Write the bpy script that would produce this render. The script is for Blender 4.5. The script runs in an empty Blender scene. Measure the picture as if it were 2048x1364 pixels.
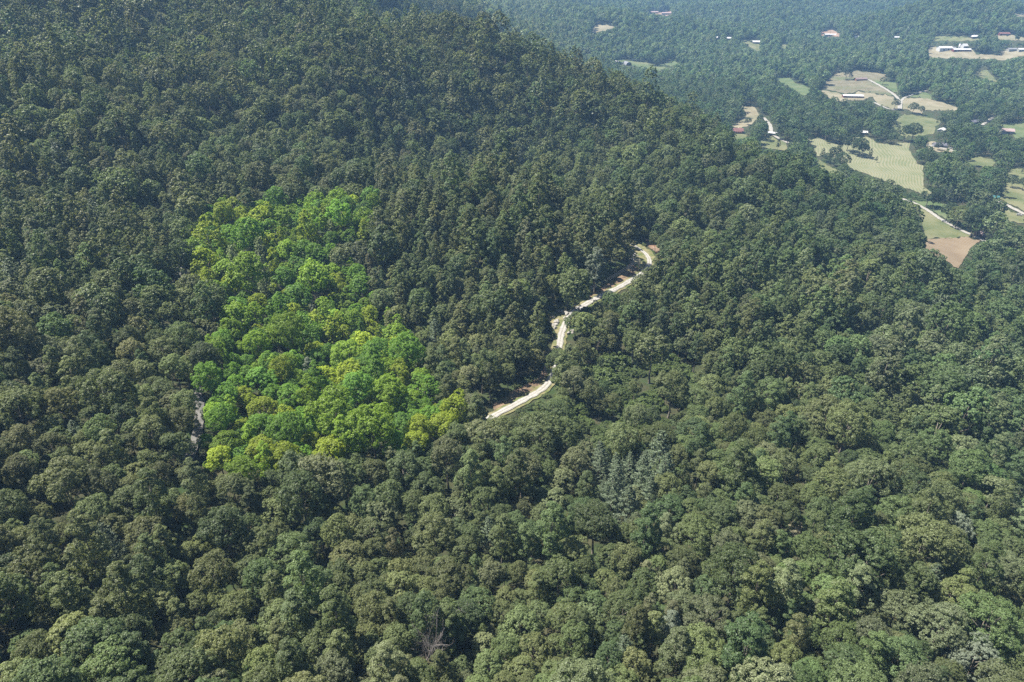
import bpy, math, random
import numpy as np
from mathutils import Vector

R = math.radians
rng = np.random.default_rng(7)
random.seed(7)
scene = bpy.context.scene
COL = scene.collection

# ------------------------------------------------------------------ camera, sky, sun, exposure
CZ = 215.0                     # drone height above the valley floor datum
PITCH = R(29.0)
F = 1365.0                     # 24 mm on 36 mm, in pixels of the 2048 px wide photograph
cam_d = bpy.data.cameras.new('camera'); cam_d.lens = 24.0; cam_d.sensor_width = 36.0
cam_d.clip_start = 1.0; cam_d.clip_end = 20000.0
cam = bpy.data.objects.new('camera', cam_d); COL.objects.link(cam)
cam.location = (0, 0, CZ); cam.rotation_euler = (R(90) - PITCH, 0, 0)
scene.camera = cam

SUN_EL, SUN_AZ = R(60.0), R(-74.0)      # azimuth from the view axis (+y), negative towards the left
sun_dir = Vector((math.sin(SUN_AZ) * math.cos(SUN_EL), math.cos(SUN_AZ) * math.cos(SUN_EL), math.sin(SUN_EL)))
world = bpy.data.worlds.new('World'); scene.world = world; world.use_nodes = True
wn = world.node_tree.nodes; wn.clear()
sky = wn.new('ShaderNodeTexSky'); sky.sky_type = 'NISHITA'; sky.sun_disc = False
sky.sun_elevation = SUN_EL; sky.sun_rotation = SUN_AZ
bg = wn.new('ShaderNodeBackground'); bg.inputs['Strength'].default_value = 0.05
wo = wn.new('ShaderNodeOutputWorld')
world.node_tree.links.new(sky.outputs[0], bg.inputs[0]); world.node_tree.links.new(bg.outputs[0], wo.inputs[0])
sun_d = bpy.data.lights.new('sun', 'SUN'); sun_d.energy = 4.8; sun_d.angle = R(0.5); sun_d.color = (1.0, 0.94, 0.84)
sun = bpy.data.objects.new('sun', sun_d); COL.objects.link(sun)
sun.rotation_euler = sun_dir.to_track_quat('Z', 'Y').to_euler(); sun.location = (-300, 300, 700)
scene.view_settings.view_transform = 'Standard'; scene.view_settings.look = 'None'
scene.view_settings.exposure = 1.5; scene.view_settings.gamma = 1.0
scene.view_settings.use_curve_mapping = False
cy = scene.cycles
cy.max_bounces = 4; cy.diffuse_bounces = 2; cy.glossy_bounces = 1; cy.transmission_bounces = 2
cy.transparent_max_bounces = 4; cy.volume_bounces = 0
cy.use_denoising = False; cy.sample_clamp_indirect = 3.0

HAZE_DENSITY = 0.000118
HAZE_COLOR = (0.33, 0.60, 1.0, 1)

# ------------------------------------------------------------------ pixel <-> place helpers
cP, sP = math.cos(PITCH), math.sin(PITCH)
def ray(u, v):
    a = (np.asarray(u, float) - 1024.0) / F; b = (682.0 - np.asarray(v, float)) / F
    d = np.stack([a, cP + b * sP, -sP + b * cP], -1)
    return d / np.linalg.norm(d, axis=-1, keepdims=True)
def proj(p):
    p = np.asarray(p, float) - np.array([0, 0, CZ])
    z = p[..., 1] * cP - p[..., 2] * sP
    y = p[..., 1] * sP + p[..., 2] * cP
    z = np.where(z < 1, 1e-3, z)
    return 1024 + F * p[..., 0] / z, 682 - F * y / z, z
def inside(u, v, poly):
    P = np.asarray(poly, float); n = len(P)
    r = np.zeros(np.shape(u), bool)
    for i in range(n):
        x0, y0 = P[i]; x1, y1 = P[(i + 1) % n]
        if y0 == y1: continue
        c = ((y0 > v) != (y1 > v)) & (u < (x1 - x0) * (v - y0) / (y1 - y0) + x0)
        r ^= c
    return r
def ZA(pts): return [(1400 + x / 3.157, y / 3.157) for x, y in pts]
def ZB(pts): return [(1400 + x / 3.157, 300 + y / 3.157) for x, y in pts]
def ZC(pts): return [(1000 + x / 5.851, y / 5.851) for x, y in pts]

# ------------------------------------------------------------------ terrain
CANOPY = 19.0
ctrl = []
def c_(u, v, d): p = ray(u, v) * d; ctrl.append((p[0], p[1], p[2] + CZ - CANOPY))      # top of the woods seen at distance d
def g_(u, v, d): p = ray(u, v) * d; ctrl.append((p[0], p[1], p[2] + CZ))               # bare ground seen at distance d
def z_(u, v, z): r = ray(u, v); t = z / r[2]; ctrl.append((r[0] * t, r[1] * t, z + CZ)) # bare ground at a level below the drone
def w_(x, y, z): ctrl.append((x, y, z + CZ))
for u, v, d in [(0,1364,135),(500,1364,135),(1024,1364,130),(1500,1364,137),(2048,1364,165),(0,1800,105),(1024,1800,105),(2048,1800,128),
    (50,1100,180),(400,1100,180),(1024,1150,165),(1500,1150,172),(1700,1200,175),(2048,1100,225),(700,1000,195),(1024,1000,193),(1300,1000,203),
    (1700,1000,220),(2048,950,275),(50,900,228),(550,850,226),(450,900,208),(1400,800,268),(1700,800,280),(2048,800,345),
    (250,700,275),(50,700,268),(700,700,282),(500,600,310),(1200,720,300),(100,500,350),(250,450,390),(560,430,400),
    (850,500,365),(1000,550,345),(760,354,415),(850,338,424),(1050,352,436),(1200,398,440),(720,300,565),(900,294,600),(1080,300,620),(1250,342,590),(1150,450,415),(1600,600,368),(1500,500,432),(1400,420,490),(1400,300,600),(1400,225,690),(1300,172,705),
    (1200,125,730),(1000,70,770),(900,22,810),(700,0,830),(300,0,830),(0,0,800),(700,120,640),(400,200,565),(100,200,560),(0,350,450),(400,340,475),
    (640,300,525),(2048,650,465),(1850,700,370),(1600,400,545),(1560,300,640),(1700,400,580),(1800,500,500),(1820,430,585),(1480,262,660)]: c_(u, v, d)
for u, v, d in [(985,835,262),(1045,803,275),(1124,665,325),(1175,608,350),(1230,580,372),(1262,562,384),(1298,525,408),(1262,490,432),
    (360,540,362),(392,850,245),(352,615,318),(1585,1050,203)]: g_(u, v, d)
for u, v, z in [(1475,268,-203),(1530,290,-207),(1700,330,-210),(1640,290,-208),(1850,360,-211),(1890,450,-210),(1900,510,-208),(2040,390,-210),(2048,500,-207),(2000,550,-204),(1930,600,-198),
    (1750,240,-206),(1950,250,-205),(1700,185,-196),(1720,158,-190),(1850,200,-198),(2040,190,-196),(1560,165,-198),(1300,128,-192),(1240,127,-190),(1400,110,-186),
    (1600,125,-188),(1500,82,-170),(1700,78,-166),(1900,98,-171),(2040,98,-172),(1800,140,-184),(2040,75,-164),(1660,68,-158),(1320,90,-180),(1210,60,-150)]: z_(u, v, z)
for u, v, d in [(1050,40,1900),(1200,20,2250),(1500,30,2350),(1500,0,2600),(1900,30,2350),(1900,0,2700),(2048,20,2650),(1200,0,2450),(1000,0,2300),(1320,32,2250)]: c_(u, v, d)
for x, y, z in [(-200,1150,-10),(-600,950,20),(-150,1500,-40),(200,1150,-192),(120,1500,-180),(330,950,-198),(-1200,900,40),(-1500,200,-30),(-700,300,-60),(-1000,1700,20),
    (-1000,3000,30),(600,3600,-20),(1800,3800,20),(3300,3400,10),(3800,1500,-90),(1500,600,-190),(2200,1200,-170),(1200,100,-190),(2500,-200,-150),
    (0,-400,-105),(-800,-400,-80),(900,-400,-150),(0,5200,-20),(3000,5200,10),(-2500,3500,20),(-2500,0,-30)]: w_(x, y, z)
# the far flank of the ridge drops steeply to the valley
for u, v, d in [(1640,335,620),(1560,300,640),(1480,262,660),(1400,225,690),(1300,172,705),(1200,125,730),(1100,95,750),(1000,70,770),(900,22,810)]:
    r = ray(u, v); p = r * d; z0 = p[2] - CANOPY
    for k, dz in ((1.1, 32), (1.22, 82), (1.36, 140)): w_(p[0] * k, p[1] * k, max(z0 - dz, -206))
ctrl = np.array(ctrl)
EPS2 = 45.0 ** 2
def kern(a, b): return np.sqrt(((a[:, None, :] - b[None, :, :]) ** 2).sum(-1) + EPS2)
cxy, czv = ctrl[:, :2], ctrl[:, 2]
K = kern(cxy, cxy); n = len(K)
A = np.zeros((n + 1, n + 1)); A[:n, :n] = K - np.eye(n) * 22.0; A[:n, n] = 1; A[n, :n] = 1
sol = np.linalg.solve(A, np.append(czv, 0)); wts, off = sol[:n], sol[n]
def axis(lo, hi, dlo, dhi, step, grow):
    mid = list(np.arange(dlo, dhi + 1e-6, step)); s = step; a = mid[-1]
    while a < hi: s *= grow; a = a + s; mid.append(a)
    s = step; a = mid[0]; pre = []
    while a > lo: s *= grow; a = a - s; pre.append(a)
    return np.array(pre[::-1] + mid)
GX = axis(-2600, 4200, -620, 900, 8, 1.06); GY = axis(-420, 5600, -60, 1100, 8, 1.05)
gx, gy = np.meshgrid(GX, GY)
pts = np.stack([gx.ravel(), gy.ravel()], -1)
GZ = np.concatenate([kern(pts[i:i + 8000], cxy) @ wts + off for i in range(0, len(pts), 8000)])
def vnoise(x, y, s, seed):
    """smooth value noise in -1..1 with a grain of s metres"""
    x = x / s; y = y / s; xi = np.floor(x).astype(np.int64); yi = np.floor(y).astype(np.int64); fx = x - xi; fy = y - yi
    def h(a, b):
        k = (a * 374761393 + b * 668265263 + seed * 974711) & 0xffffffff
        k = ((k ^ (k >> 13)) * 1274126177) & 0xffffffff
        return ((k ^ (k >> 16)) & 0xffff) / 32767.5 - 1
    fx = fx * fx * (3 - 2 * fx); fy = fy * fy * (3 - 2 * fy)
    return (h(xi, yi) * (1 - fx) + h(xi + 1, yi) * fx) * (1 - fy) + (h(xi, yi + 1) * (1 - fx) + h(xi + 1, yi + 1) * fx) * fy
rough = np.clip((GZ - 14) / 40, 0.05, 1)
far_k = np.clip((np.hypot(pts[:, 0], pts[:, 1]) - 1700) / 500, 0, 1)
GZ = GZ + np.clip((pts[:, 1] - 400) / 120, 0, 1) * np.clip((1000 - pts[:, 1]) / 200, 0, 1) * np.clip((20 - pts[:, 0]) / 200, 0, 1) * (21 * vnoise(pts[:, 0] * 0.8 + pts[:, 1] * 0.5, pts[:, 1] * 0.45 - pts[:, 0] * 0.8, 95, 31))
GZ = GZ + rough * ((5.0 + 5.0 * np.clip((pts[:, 1] - 380) / 150, 0, 1) * np.clip((200 - pts[:, 0]) / 200, 0, 1)) * vnoise(pts[:, 0], pts[:, 1], 95, 1) + 2.0 * vnoise(pts[:, 0], pts[:, 1], 37, 2)) + far_k * (55 * vnoise(pts[:, 0], pts[:, 1], 380, 3) + 14 * vnoise(pts[:, 0], pts[:, 1], 150, 4))
GZ = np.clip(GZ, 1.5, CZ + 55).reshape(gx.shape)
def H(x, y):
    x = np.clip(np.asarray(x, float), GX[0], GX[-1] - 1e-3); y = np.clip(np.asarray(y, float), GY[0], GY[-1] - 1e-3)
    i = np.clip(np.searchsorted(GX, x, 'right') - 1, 0, len(GX) - 2); j = np.clip(np.searchsorted(GY, y, 'right') - 1, 0, len(GY) - 2)
    fx = (x - GX[i]) / (GX[i + 1] - GX[i]); fy = (y - GY[j]) / (GY[j + 1] - GY[j])
    return (GZ[j, i] * (1 - fx) + GZ[j, i + 1] * fx) * (1 - fy) + (GZ[j + 1, i] * (1 - fx) + GZ[j + 1, i + 1] * fx) * fy
TS = 60 * (4300 / 60) ** np.linspace(0, 1, 900)
def hit(u, v, lift=0.0, tmin=60):
    """where the sight line of a pixel meets the ground"""
    d = ray(u, v).reshape(-1, 3)
    out = np.zeros_like(d)
    for k in range(len(d)):
        P = d[k][None] * TS[:, None]; P[:, 2] += CZ
        below = (P[:, 2] < H(P[:, 0], P[:, 1]) + lift) & (TS > tmin)
        i = int(np.argmax(below)) if below.any() else len(TS) - 1
        lo, hi = TS[max(i - 1, 0)], TS[i]
        for _ in range(24):
            m = (lo + hi) / 2; q = d[k] * m
            if q[2] + CZ < H(q[0], q[1]) + lift: hi = m
            else: lo = m
        q = d[k] * hi; out[k] = (q[0], q[1], H(q[0], q[1]))
    return out
def hit1(u, v, lift=0.0, tmin=60): return hit([u], [v], lift, tmin)[0]

# ------------------------------------------------------------------ materials
def new_mat(name):
    m = bpy.data.materials.new(name); m.use_nodes = True
    nt = m.node_tree; b = nt.nodes['Principled BSDF']
    b.inputs['Roughness'].default_value = 0.85
    b.inputs['Specular IOR Level'].default_value = 0.2
    return m, nt, b
def mixed(name, c1, c2, scale, rough=0.9, detail=6.0, c3=None, scale3=0.01, bump=0.0, lo=0.35, hi=0.65):
    m, nt, b = new_mat(name); N, L = nt.nodes, nt.links
    geo = N.new('ShaderNodeNewGeometry')
    nz = N.new('ShaderNodeTexNoise'); nz.inputs['Scale'].default_value = scale; nz.inputs['Detail'].default_value = detail
    L.new(geo.outputs['Position'], nz.inputs['Vector'])
    cr = N.new('ShaderNodeValToRGB'); cr.color_ramp.elements[0].position = lo; cr.color_ramp.elements[1].position = hi
    cr.color_ramp.elements[0].color = (*c1, 1); cr.color_ramp.elements[1].color = (*c2, 1)
    L.new(nz.outputs['Fac'], cr.inputs[0]); out = cr.outputs[0]
    if c3:
        n3 = N.new('ShaderNodeTexNoise'); n3.inputs['Scale'].default_value = scale3; n3.inputs['Detail'].default_value = 4
        L.new(geo.outputs['Position'], n3.inputs['Vector'])
        r3 = N.new('ShaderNodeValToRGB'); r3.color_ramp.elements[0].position = 0.48; r3.color_ramp.elements[1].position = 0.66
        L.new(n3.outputs['Fac'], r3.inputs[0])
        mx = N.new('ShaderNodeMixRGB'); mx.inputs[2].default_value = (*c3, 1)
        L.new(r3.outputs[0], mx.inputs[0]); L.new(out, mx.inputs[1]); out = mx.outputs[0]
    L.new(out, b.inputs['Base Color']); b.inputs['Roughness'].default_value = rough
    if bump:
        bp = N.new('ShaderNodeBump'); bp.inputs['Strength'].default_value = bump; bp.inputs['Distance'].default_value = 0.4
        L.new(nz.outputs['Fac'], bp.inputs['Height']); L.new(bp.outputs[0], b.inputs['Normal'])
    return m
def striped(name, c1, c2, width, angle, distort, dscale, c3=None, mixn=0.55):
    """mown or tilled rows that wander over the field"""
    m, nt, b = new_mat(name); N, L = nt.nodes, nt.links
    geo = N.new('ShaderNodeNewGeometry')
    mp = N.new('ShaderNodeMapping'); mp.inputs['Rotation'].default_value = (0, 0, angle); mp.inputs['Scale'].default_value = (1 / width,) * 3
    L.new(geo.outputs['Position'], mp.inputs['Vector'])
    nv = N.new('ShaderNodeTexNoise'); nv.inputs['Scale'].default_value = dscale; nv.inputs['Detail'].default_value = 1.5
    L.new(geo.outputs['Position'], nv.inputs['Vector'])
    sub = N.new('ShaderNodeVectorMath'); sub.operation = 'MULTIPLY_ADD'; sub.inputs[1].default_value = (distort,) * 3
    L.new(nv.outputs['Color'], sub.inputs[0]); L.new(mp.outputs[0], sub.inputs[2])
    wv = N.new('ShaderNodeTexWave'); wv.inputs['Scale'].default_value = 0.314; wv.inputs['Distortion'].default_value = 0.6; wv.inputs['Detail'].default_value = 2
    L.new(sub.outputs[0], wv.inputs['Vector'])
    nz = N.new('ShaderNodeTexNoise'); nz.inputs['Scale'].default_value = 0.05; nz.inputs['Detail'].default_value = 8
    L.new(geo.outputs['Position'], nz.inputs['Vector'])
    mul = N.new('ShaderNodeMath'); mul.operation = 'MULTIPLY_ADD'; mul.inputs[1].default_value = mixn
    L.new(wv.outputs['Fac'], mul.inputs[0])
    sc = N.new('ShaderNodeMath'); sc.operation = 'MULTIPLY_ADD'; sc.inputs[1].default_value = 1.4; sc.inputs[2].default_value = -0.45
    L.new(nz.outputs['Fac'], sc.inputs[0]); L.new(sc.outputs[0], mul.inputs[2])
    cr = N.new('ShaderNodeValToRGB'); cr.color_ramp.elements[0].position = 0.1; cr.color_ramp.elements[1].position = 0.85
    cr.color_ramp.elements[0].color = (*c1, 1); cr.color_ramp.elements[1].color = (*c2, 1)
    if c3: e = cr.color_ramp.elements.new(0.5); e.color = (*c3, 1)
    L.new(mul.outputs[0], cr.inputs[0]); L.new(cr.outputs[0], b.inputs['Base Color']); b.inputs['Roughness'].default_value = 0.95
    return m
def plain(name, c, rough=0.6, var=0.12, scale=0.8, metal=0.0):
    m = mixed(name, tuple(x * (1 - var) for x in c), tuple(min(1, x * (1 + var)) for x in c), scale, rough, 5)
    m.node_tree.nodes['Principled BSDF'].inputs['Metallic'].default_value = metal
    return m
def leaf_mat(name, trans=0.42, spread=0.42, gloss=0.45, spec=0.25):
    m, nt, b = new_mat(name); N, L = nt.nodes, nt.links
    at = N.new('ShaderNodeAttribute'); at.attribute_type = 'INSTANCER'; at.attribute_name = 'tint'
    geo = N.new('ShaderNodeNewGeometry')
    mr = N.new('ShaderNodeMapRange'); mr.inputs['To Min'].default_value = 1 - spread; mr.inputs['To Max'].default_value = 1 + spread * 1.1
    L.new(geo.outputs['Random Per Island'], mr.inputs['Value'])
    vm = N.new('ShaderNodeVectorMath'); vm.operation = 'SCALE'
    L.new(at.outputs['Color'], vm.inputs[0]); L.new(mr.outputs[0], vm.inputs['Scale'])
    L.new(vm.outputs[0], b.inputs['Base Color']); b.inputs['Roughness'].default_value = gloss; b.inputs['Specular IOR Level'].default_value = spec
    tr = N.new('ShaderNodeBsdfTranslucent')
    v2 = N.new('ShaderNodeVectorMath'); v2.operation = 'MULTIPLY'; v2.inputs[1].default_value = (1.25, 1.25, 0.55)
    L.new(vm.outputs[0], v2.inputs[0]); L.new(v2.outputs[0], tr.inputs['Color'])
    mx = N.new('ShaderNodeMixShader'); mx.inputs[0].default_value = trans
    L.new(b.outputs[0], mx.inputs[1]); L.new(tr.outputs[0], mx.inputs[2]); L.new(mx.outputs[0], N['Material Output'].inputs['Surface'])
    return m
M = {}
M['leaf'] = leaf_mat('leaf')
M['needle'] = leaf_mat('needle', 0.12, 0.4, 0.5, 0.3)
M['bark'] = mixed('bark', (0.10, 0.085, 0.065), (0.22, 0.20, 0.17), 1.6, 0.95)
M['dead_wood'] = mixed('dead_wood', (0.100, 0.087, 0.080), (0.190, 0.175, 0.165), 1.2, 0.9)
M['forest_floor'] = mixed('forest_floor', (0.022, 0.030, 0.012), (0.052, 0.050, 0.026), 0.3, 0.95, 8, (0.028, 0.048, 0.015), 0.08, 0.8)
M['hay'] = striped('hay_rows', (0.105, 0.122, 0.058), (0.172, 0.166, 0.102), 3.3, R(20), 11.0, 0.012, (0.135, 0.142, 0.078), 0.6)
M['tilled'] = striped('tilled_soil', (0.130, 0.096, 0.060), (0.200, 0.160, 0.108), 3.6, R(-14), 1.6, 0.012, (0.165, 0.126, 0.082), 0.6)
M['meadow'] = mixed('meadow_grass', (0.068, 0.086, 0.034), (0.120, 0.125, 0.060), 0.06, 0.95, 9, (0.146, 0.140, 0.078), 0.018)
M['green'] = mixed('green_pasture', (0.052, 0.083, 0.031), (0.094, 0.115, 0.050), 0.06, 0.95, 9, (0.110, 0.121, 0.060), 0.018)
M['dry'] = mixed('dry_grass', (0.153, 0.135, 0.086), (0.211, 0.189, 0.130), 0.05, 0.95, 9, (0.121, 0.121, 0.067), 0.012)
M['brown_pasture'] = mixed('brown_pasture', (0.099, 0.091, 0.057), (0.151, 0.135, 0.088), 0.07, 0.95, 9, (0.088, 0.099, 0.047), 0.016)
M['soil'] = mixed('bare_soil', (0.171, 0.104, 0.068), (0.269, 0.197, 0.150), 0.15, 0.95, 8, (0.104, 0.078, 0.052), 0.12)
M['verge'] = mixed('verge_grass', (0.096, 0.104, 0.040), (0.216, 0.188, 0.104), 0.35, 0.95, 9, (0.084, 0.108, 0.036), 0.16, 0.4)
M['bank'] = mixed('clay_bank', (0.088, 0.062, 0.040), (0.216, 0.152, 0.100), 0.5, 0.95, 9, (0.072, 0.080, 0.032), 0.2, 0.6)
M['gravel'] = mixed('gravel', (0.187, 0.177, 0.156), (0.312, 0.299, 0.276), 0.9, 0.95, 9, (0.218, 0.208, 0.172), 0.2, 0.3)
M['track'] = mixed('worn_track', (0.250, 0.240, 0.220), (0.350, 0.340, 0.315), 0.8, 0.95, 8)
M['asphalt'] = mixed('pale_paving', (0.085, 0.083, 0.078), (0.165, 0.160, 0.150), 0.5, 0.9, 7)
M['stone'] = mixed('stone', (0.165, 0.154, 0.138), (0.319, 0.303, 0.275), 1.2, 0.9, 6)
M['white_metal'] = plain('white_metal', (0.46, 0.46, 0.46), 0.45, 0.05, 0.3)
M['grey_metal'] = plain('grey_metal', (0.189, 0.194, 0.207), 0.45, 0.1, 0.3)
M['rust_metal'] = plain('rust_red_metal', (0.150, 0.075, 0.070), 0.6, 0.2, 0.3)
M['pink_metal'] = plain('faded_red_metal', (0.272, 0.206, 0.198), 0.5, 0.14, 0.25)
M['teal_metal'] = plain('teal_metal', (0.039, 0.116, 0.127), 0.4, 0.08, 0.4)
M['dark_shingle'] = plain('dark_shingle', (0.10, 0.10, 0.12), 0.85, 0.25, 0.9)
M['brown_shingle'] = plain('brown_shingle', (0.17, 0.13, 0.13), 0.85, 0.2, 0.9)
M['white_wall'] = plain('white_siding', (0.268, 0.265, 0.254), 0.7, 0.05, 0.5)
M['tan_wall'] = plain('tan_siding', (0.275, 0.231, 0.176), 0.8, 0.08, 0.5)
M['red_wall'] = plain('red_boards', (0.121, 0.030, 0.025), 0.85, 0.2, 0.5)
M['brick'] = plain('red_brick', (0.187, 0.083, 0.050), 0.85, 0.2, 1.5)
M['dark_wood'] = plain('dark_boards', (0.07, 0.055, 0.045), 0.85, 0.2, 0.6)
M['glass'] = plain('window_glass', (0.03, 0.04, 0.05), 0.08, 0.1)
M['wire'] = plain('wire', (0.42, 0.42, 0.43), 0.4, 0.05, 0.5, 0.6)
M['car_white'] = plain('white_paint', (0.409, 0.409, 0.405), 0.25, 0.02)
M['car_dark'] = plain('dark_paint', (0.06, 0.065, 0.08), 0.25, 0.05)
M['rubber'] = plain('rubber', (0.02, 0.02, 0.02), 0.8, 0.1)

# ------------------------------------------------------------------ object helpers
def mesh_of(name, verts, faces, mat=None, smooth=False):
    me = bpy.data.meshes.new(name)
    me.from_pydata([tuple(map(float, v)) for v in verts], [], [tuple(int(i) for i in f) for f in faces])
    if mat: me.materials.append(mat)
    if smooth: me.polygons.foreach_set('use_smooth', [True] * len(me.polygons))
    me.update(); return me
def link(name, data, parent=None, loc=None):
    o = bpy.data.objects.new(name, data); COL.objects.link(o)
    if parent is not None: o.parent = parent
    if loc is not None: o.location = loc
    return o
def tag(o, label=None, cat=None, group=None, kind=None):
    if label: o['label'] = label
    if cat: o['category'] = cat
    if group: o['group'] = group
    if kind: o['kind'] = kind
    return o
def thing(name, label, cat, loc, rz=0.0, group=None):
    o = link(name, None, None, tuple(float(x) for x in loc)); o.rotation_euler = (0, 0, rz); o.empty_display_size = 1
    return tag(o, label, cat, group)
class MB:
    def __init__(s): s.v = []; s.f = []
    def add(s, v, f): n = len(s.v); s.v += [tuple(p) for p in v]; s.f += [tuple(i + n for i in q) for q in f]; return s
    def box(s, x0, x1, y0, y1, z0, z1):
        return s.add([(x0,y0,z0),(x1,y0,z0),(x1,y1,z0),(x0,y1,z0),(x0,y0,z1),(x1,y0,z1),(x1,y1,z1),(x0,y1,z1)],
                     [(0,3,2,1),(4,5,6,7),(0,1,5,4),(1,2,6,5),(2,3,7,6),(3,0,4,7)])
    def tube(s, path, radii, n=6, cap=True):
        path = [Vector(p) for p in path]; rings = []
        for i, p in enumerate(path):
            t = (path[min(i + 1, len(path) - 1)] - path[max(i - 1, 0)]).normalized()
            a = t.cross(Vector((0.3, 0.9, 0.2)) if abs(t.z) > 0.7 else Vector((0, 0, 1))).normalized(); b = t.cross(a)
            rings.append([tuple(p + (a * math.cos(2 * math.pi * k / n) + b * math.sin(2 * math.pi * k / n)) * radii[i]) for k in range(n)])
        v = [q for r in rings for q in r]; f = []
        for i in range(len(path) - 1):
            for k in range(n): f.append((i*n+k, i*n+(k+1)%n, (i+1)*n+(k+1)%n, (i+1)*n+k))
        if cap: f.append(tuple(range(n))[::-1]); f.append(tuple((len(path)-1)*n + k for k in range(n)))
        return s.add(v, f)
    def build(s, name, mat, parent=None, smooth=False): return link(name, mesh_of(name, s.v, s.f, mat, smooth), parent)

# ------------------------------------------------------------------ ground sheet
nx, ny = len(GX), len(GY)
idx = np.arange(nx * ny).reshape(ny, nx)
gv = np.stack([gx.ravel(), gy.ravel(), GZ.ravel()], -1)
gf = np.stack([idx[:-1, :-1], idx[:-1, 1:], idx[1:, 1:], idx[1:, :-1]], -1).reshape(-1, 4)
me = bpy.data.meshes.new('terrain'); me.vertices.add(len(gv)); me.vertices.foreach_set('co', gv.ravel())
me.loops.add(len(gf) * 4); me.loops.foreach_set('vertex_index', gf.ravel().astype(np.int32))
me.polygons.add(len(gf)); me.polygons.foreach_set('loop_start', np.arange(0, len(gf) * 4, 4, dtype=np.int32))
me.polygons.foreach_set('use_smooth', np.ones(len(gf), bool)); me.materials.append(M['forest_floor']); me.update(calc_edges=True)
tag(link('terrain', me), 'wooded mountain slopes and valley floor', kind='structure')

# ------------------------------------------------------------------ fields, clearings, roads
from mathutils.geometry import delaunay_2d_cdt
VISIBLE = []          # open ground that nothing tall stands in front of (outlines in the photograph)
GROUND_POLYS = []     # the same on the ground
def sheet(name, label, poly, mat, lift=0.35, step=7.0, tmin=60, ragged=1.3):
    P = np.array(poly, float); dense = []
    for i in range(len(P)):
        a, b = P[i], P[(i + 1) % len(P)]; k = max(1, int(np.linalg.norm(b - a) / step))
        for j in range(k): dense.append(a + (b - a) * j / k + rng.normal(0, ragged, 2) * (1 if j else 0.3))
    dense = np.array(dense)
    g = hit(dense[:, 0], dense[:, 1], 0, tmin)[:, :2]
    lo, hi = g.min(0), g.max(0); st = max((hi - lo).max() / 45, 2.0)
    xx, yy = np.meshgrid(np.arange(lo[0], hi[0], st), np.arange(lo[1], hi[1], st))
    xx, yy = xx.ravel(), yy.ravel(); k = inside(xx, yy, g)
    pts = [Vector(p) for p in g] + [Vector((x, y)) for x, y in zip(xx[k], yy[k])]
    n = len(g)
    vs, es, fs, *_ = delaunay_2d_cdt(pts, [(i, (i + 1) % n) for i in range(n)], [], 0, 1e-4)
    vv = np.array([tuple(v) for v in vs]); cen = np.array([vv[list(f)].mean(0) for f in fs])
    ok = inside(cen[:, 0], cen[:, 1], g)
    z = H(vv[:, 0], vv[:, 1]) + lift
    used = [f for f, o in zip(fs, ok) if o]
    me = mesh_of(name, np.column_stack([vv, z]), used, mat, True)
    tag(link(name, me), label, kind='structure')
    VISIBLE.append(np.array(poly, float)); GROUND_POLYS.append(g)
def smooth_line(P, k=6):
    P = np.asarray(P, float); P = np.vstack([2 * P[0] - P[1], P, 2 * P[-1] - P[-2]]); out = []
    for i in range(1, len(P) - 2):
        for t in np.linspace(0, 1, k, endpoint=False):
            a, b, c, d = P[i - 1], P[i], P[i + 1], P[i + 2]
            out.append(0.5 * (2 * b + (c - a) * t + (2 * a - 5 * b + 4 * c - d) * t * t + (3 * b - a - 3 * c + d) * t ** 3))
    out.append(P[-2]); return np.array(out)
SIGHT = []            # stretches of road seen in the photograph (line, margin)
SUNLIT = []           # ground points of the road that lie in open sunshine
ROADS = []            # (ground line, half width kept free of trees)
def strip(name, label, line, width, mat, lift, lateral=0.0, cross=4):
    """a ribbon of road draped over the ground along a ground line"""
    T = np.gradient(line, axis=0); T /= np.linalg.norm(T, axis=1, keepdims=True) + 1e-9
    Nn = np.stack([-T[:, 1], T[:, 0]], -1); vs, fs = [], []
    for i, (p, nn) in enumerate(zip(line, Nn)):
        w = width * (1 + 0.12 * math.sin(i * 1.7) + 0.06 * math.sin(i * 4.1))
        for j in range(cross + 1):
            q = p + nn * (lateral + w * (j / cross - 0.5)); crown = 0.05 * (1 - abs(2 * j / cross - 1))
            vs.append((q[0], q[1], float(H(q[0], q[1])) + lift + crown))
    for i in range(len(line) - 1):
        for j in range(cross): a = i * (cross + 1) + j; fs.append((a, a + 1, a + cross + 2, a + cross + 1))
    return tag(link(name, mesh_of(name, vs, fs, mat, True)), label, kind='structure')
def road(name, label, px, width, mat, lift=0.55, clear=3.0, vis=True, tmin=60, tracks=False, shoulder=None):
    px = np.asarray(px, float); g = smooth_line(hit(px[:, 0], px[:, 1], 0, tmin)[:, :2], 8)
    if shoulder: strip('verge', 'grassy verge along the ' + label, g, width + shoulder, M['verge'], lift - 0.25)
    strip(name, label, g, width, mat, lift)
    if tracks:
        for s in (-1, 1): strip('wheel_track', 'pale wheel track worn into the ' + label, g, 0.8, M['track'], lift + 0.06, s * width * 0.24, 2)
    ROADS.append((g, width / 2 + clear))
    if vis: SIGHT.append((px, 3.0))

HILL = 'main'
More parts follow.
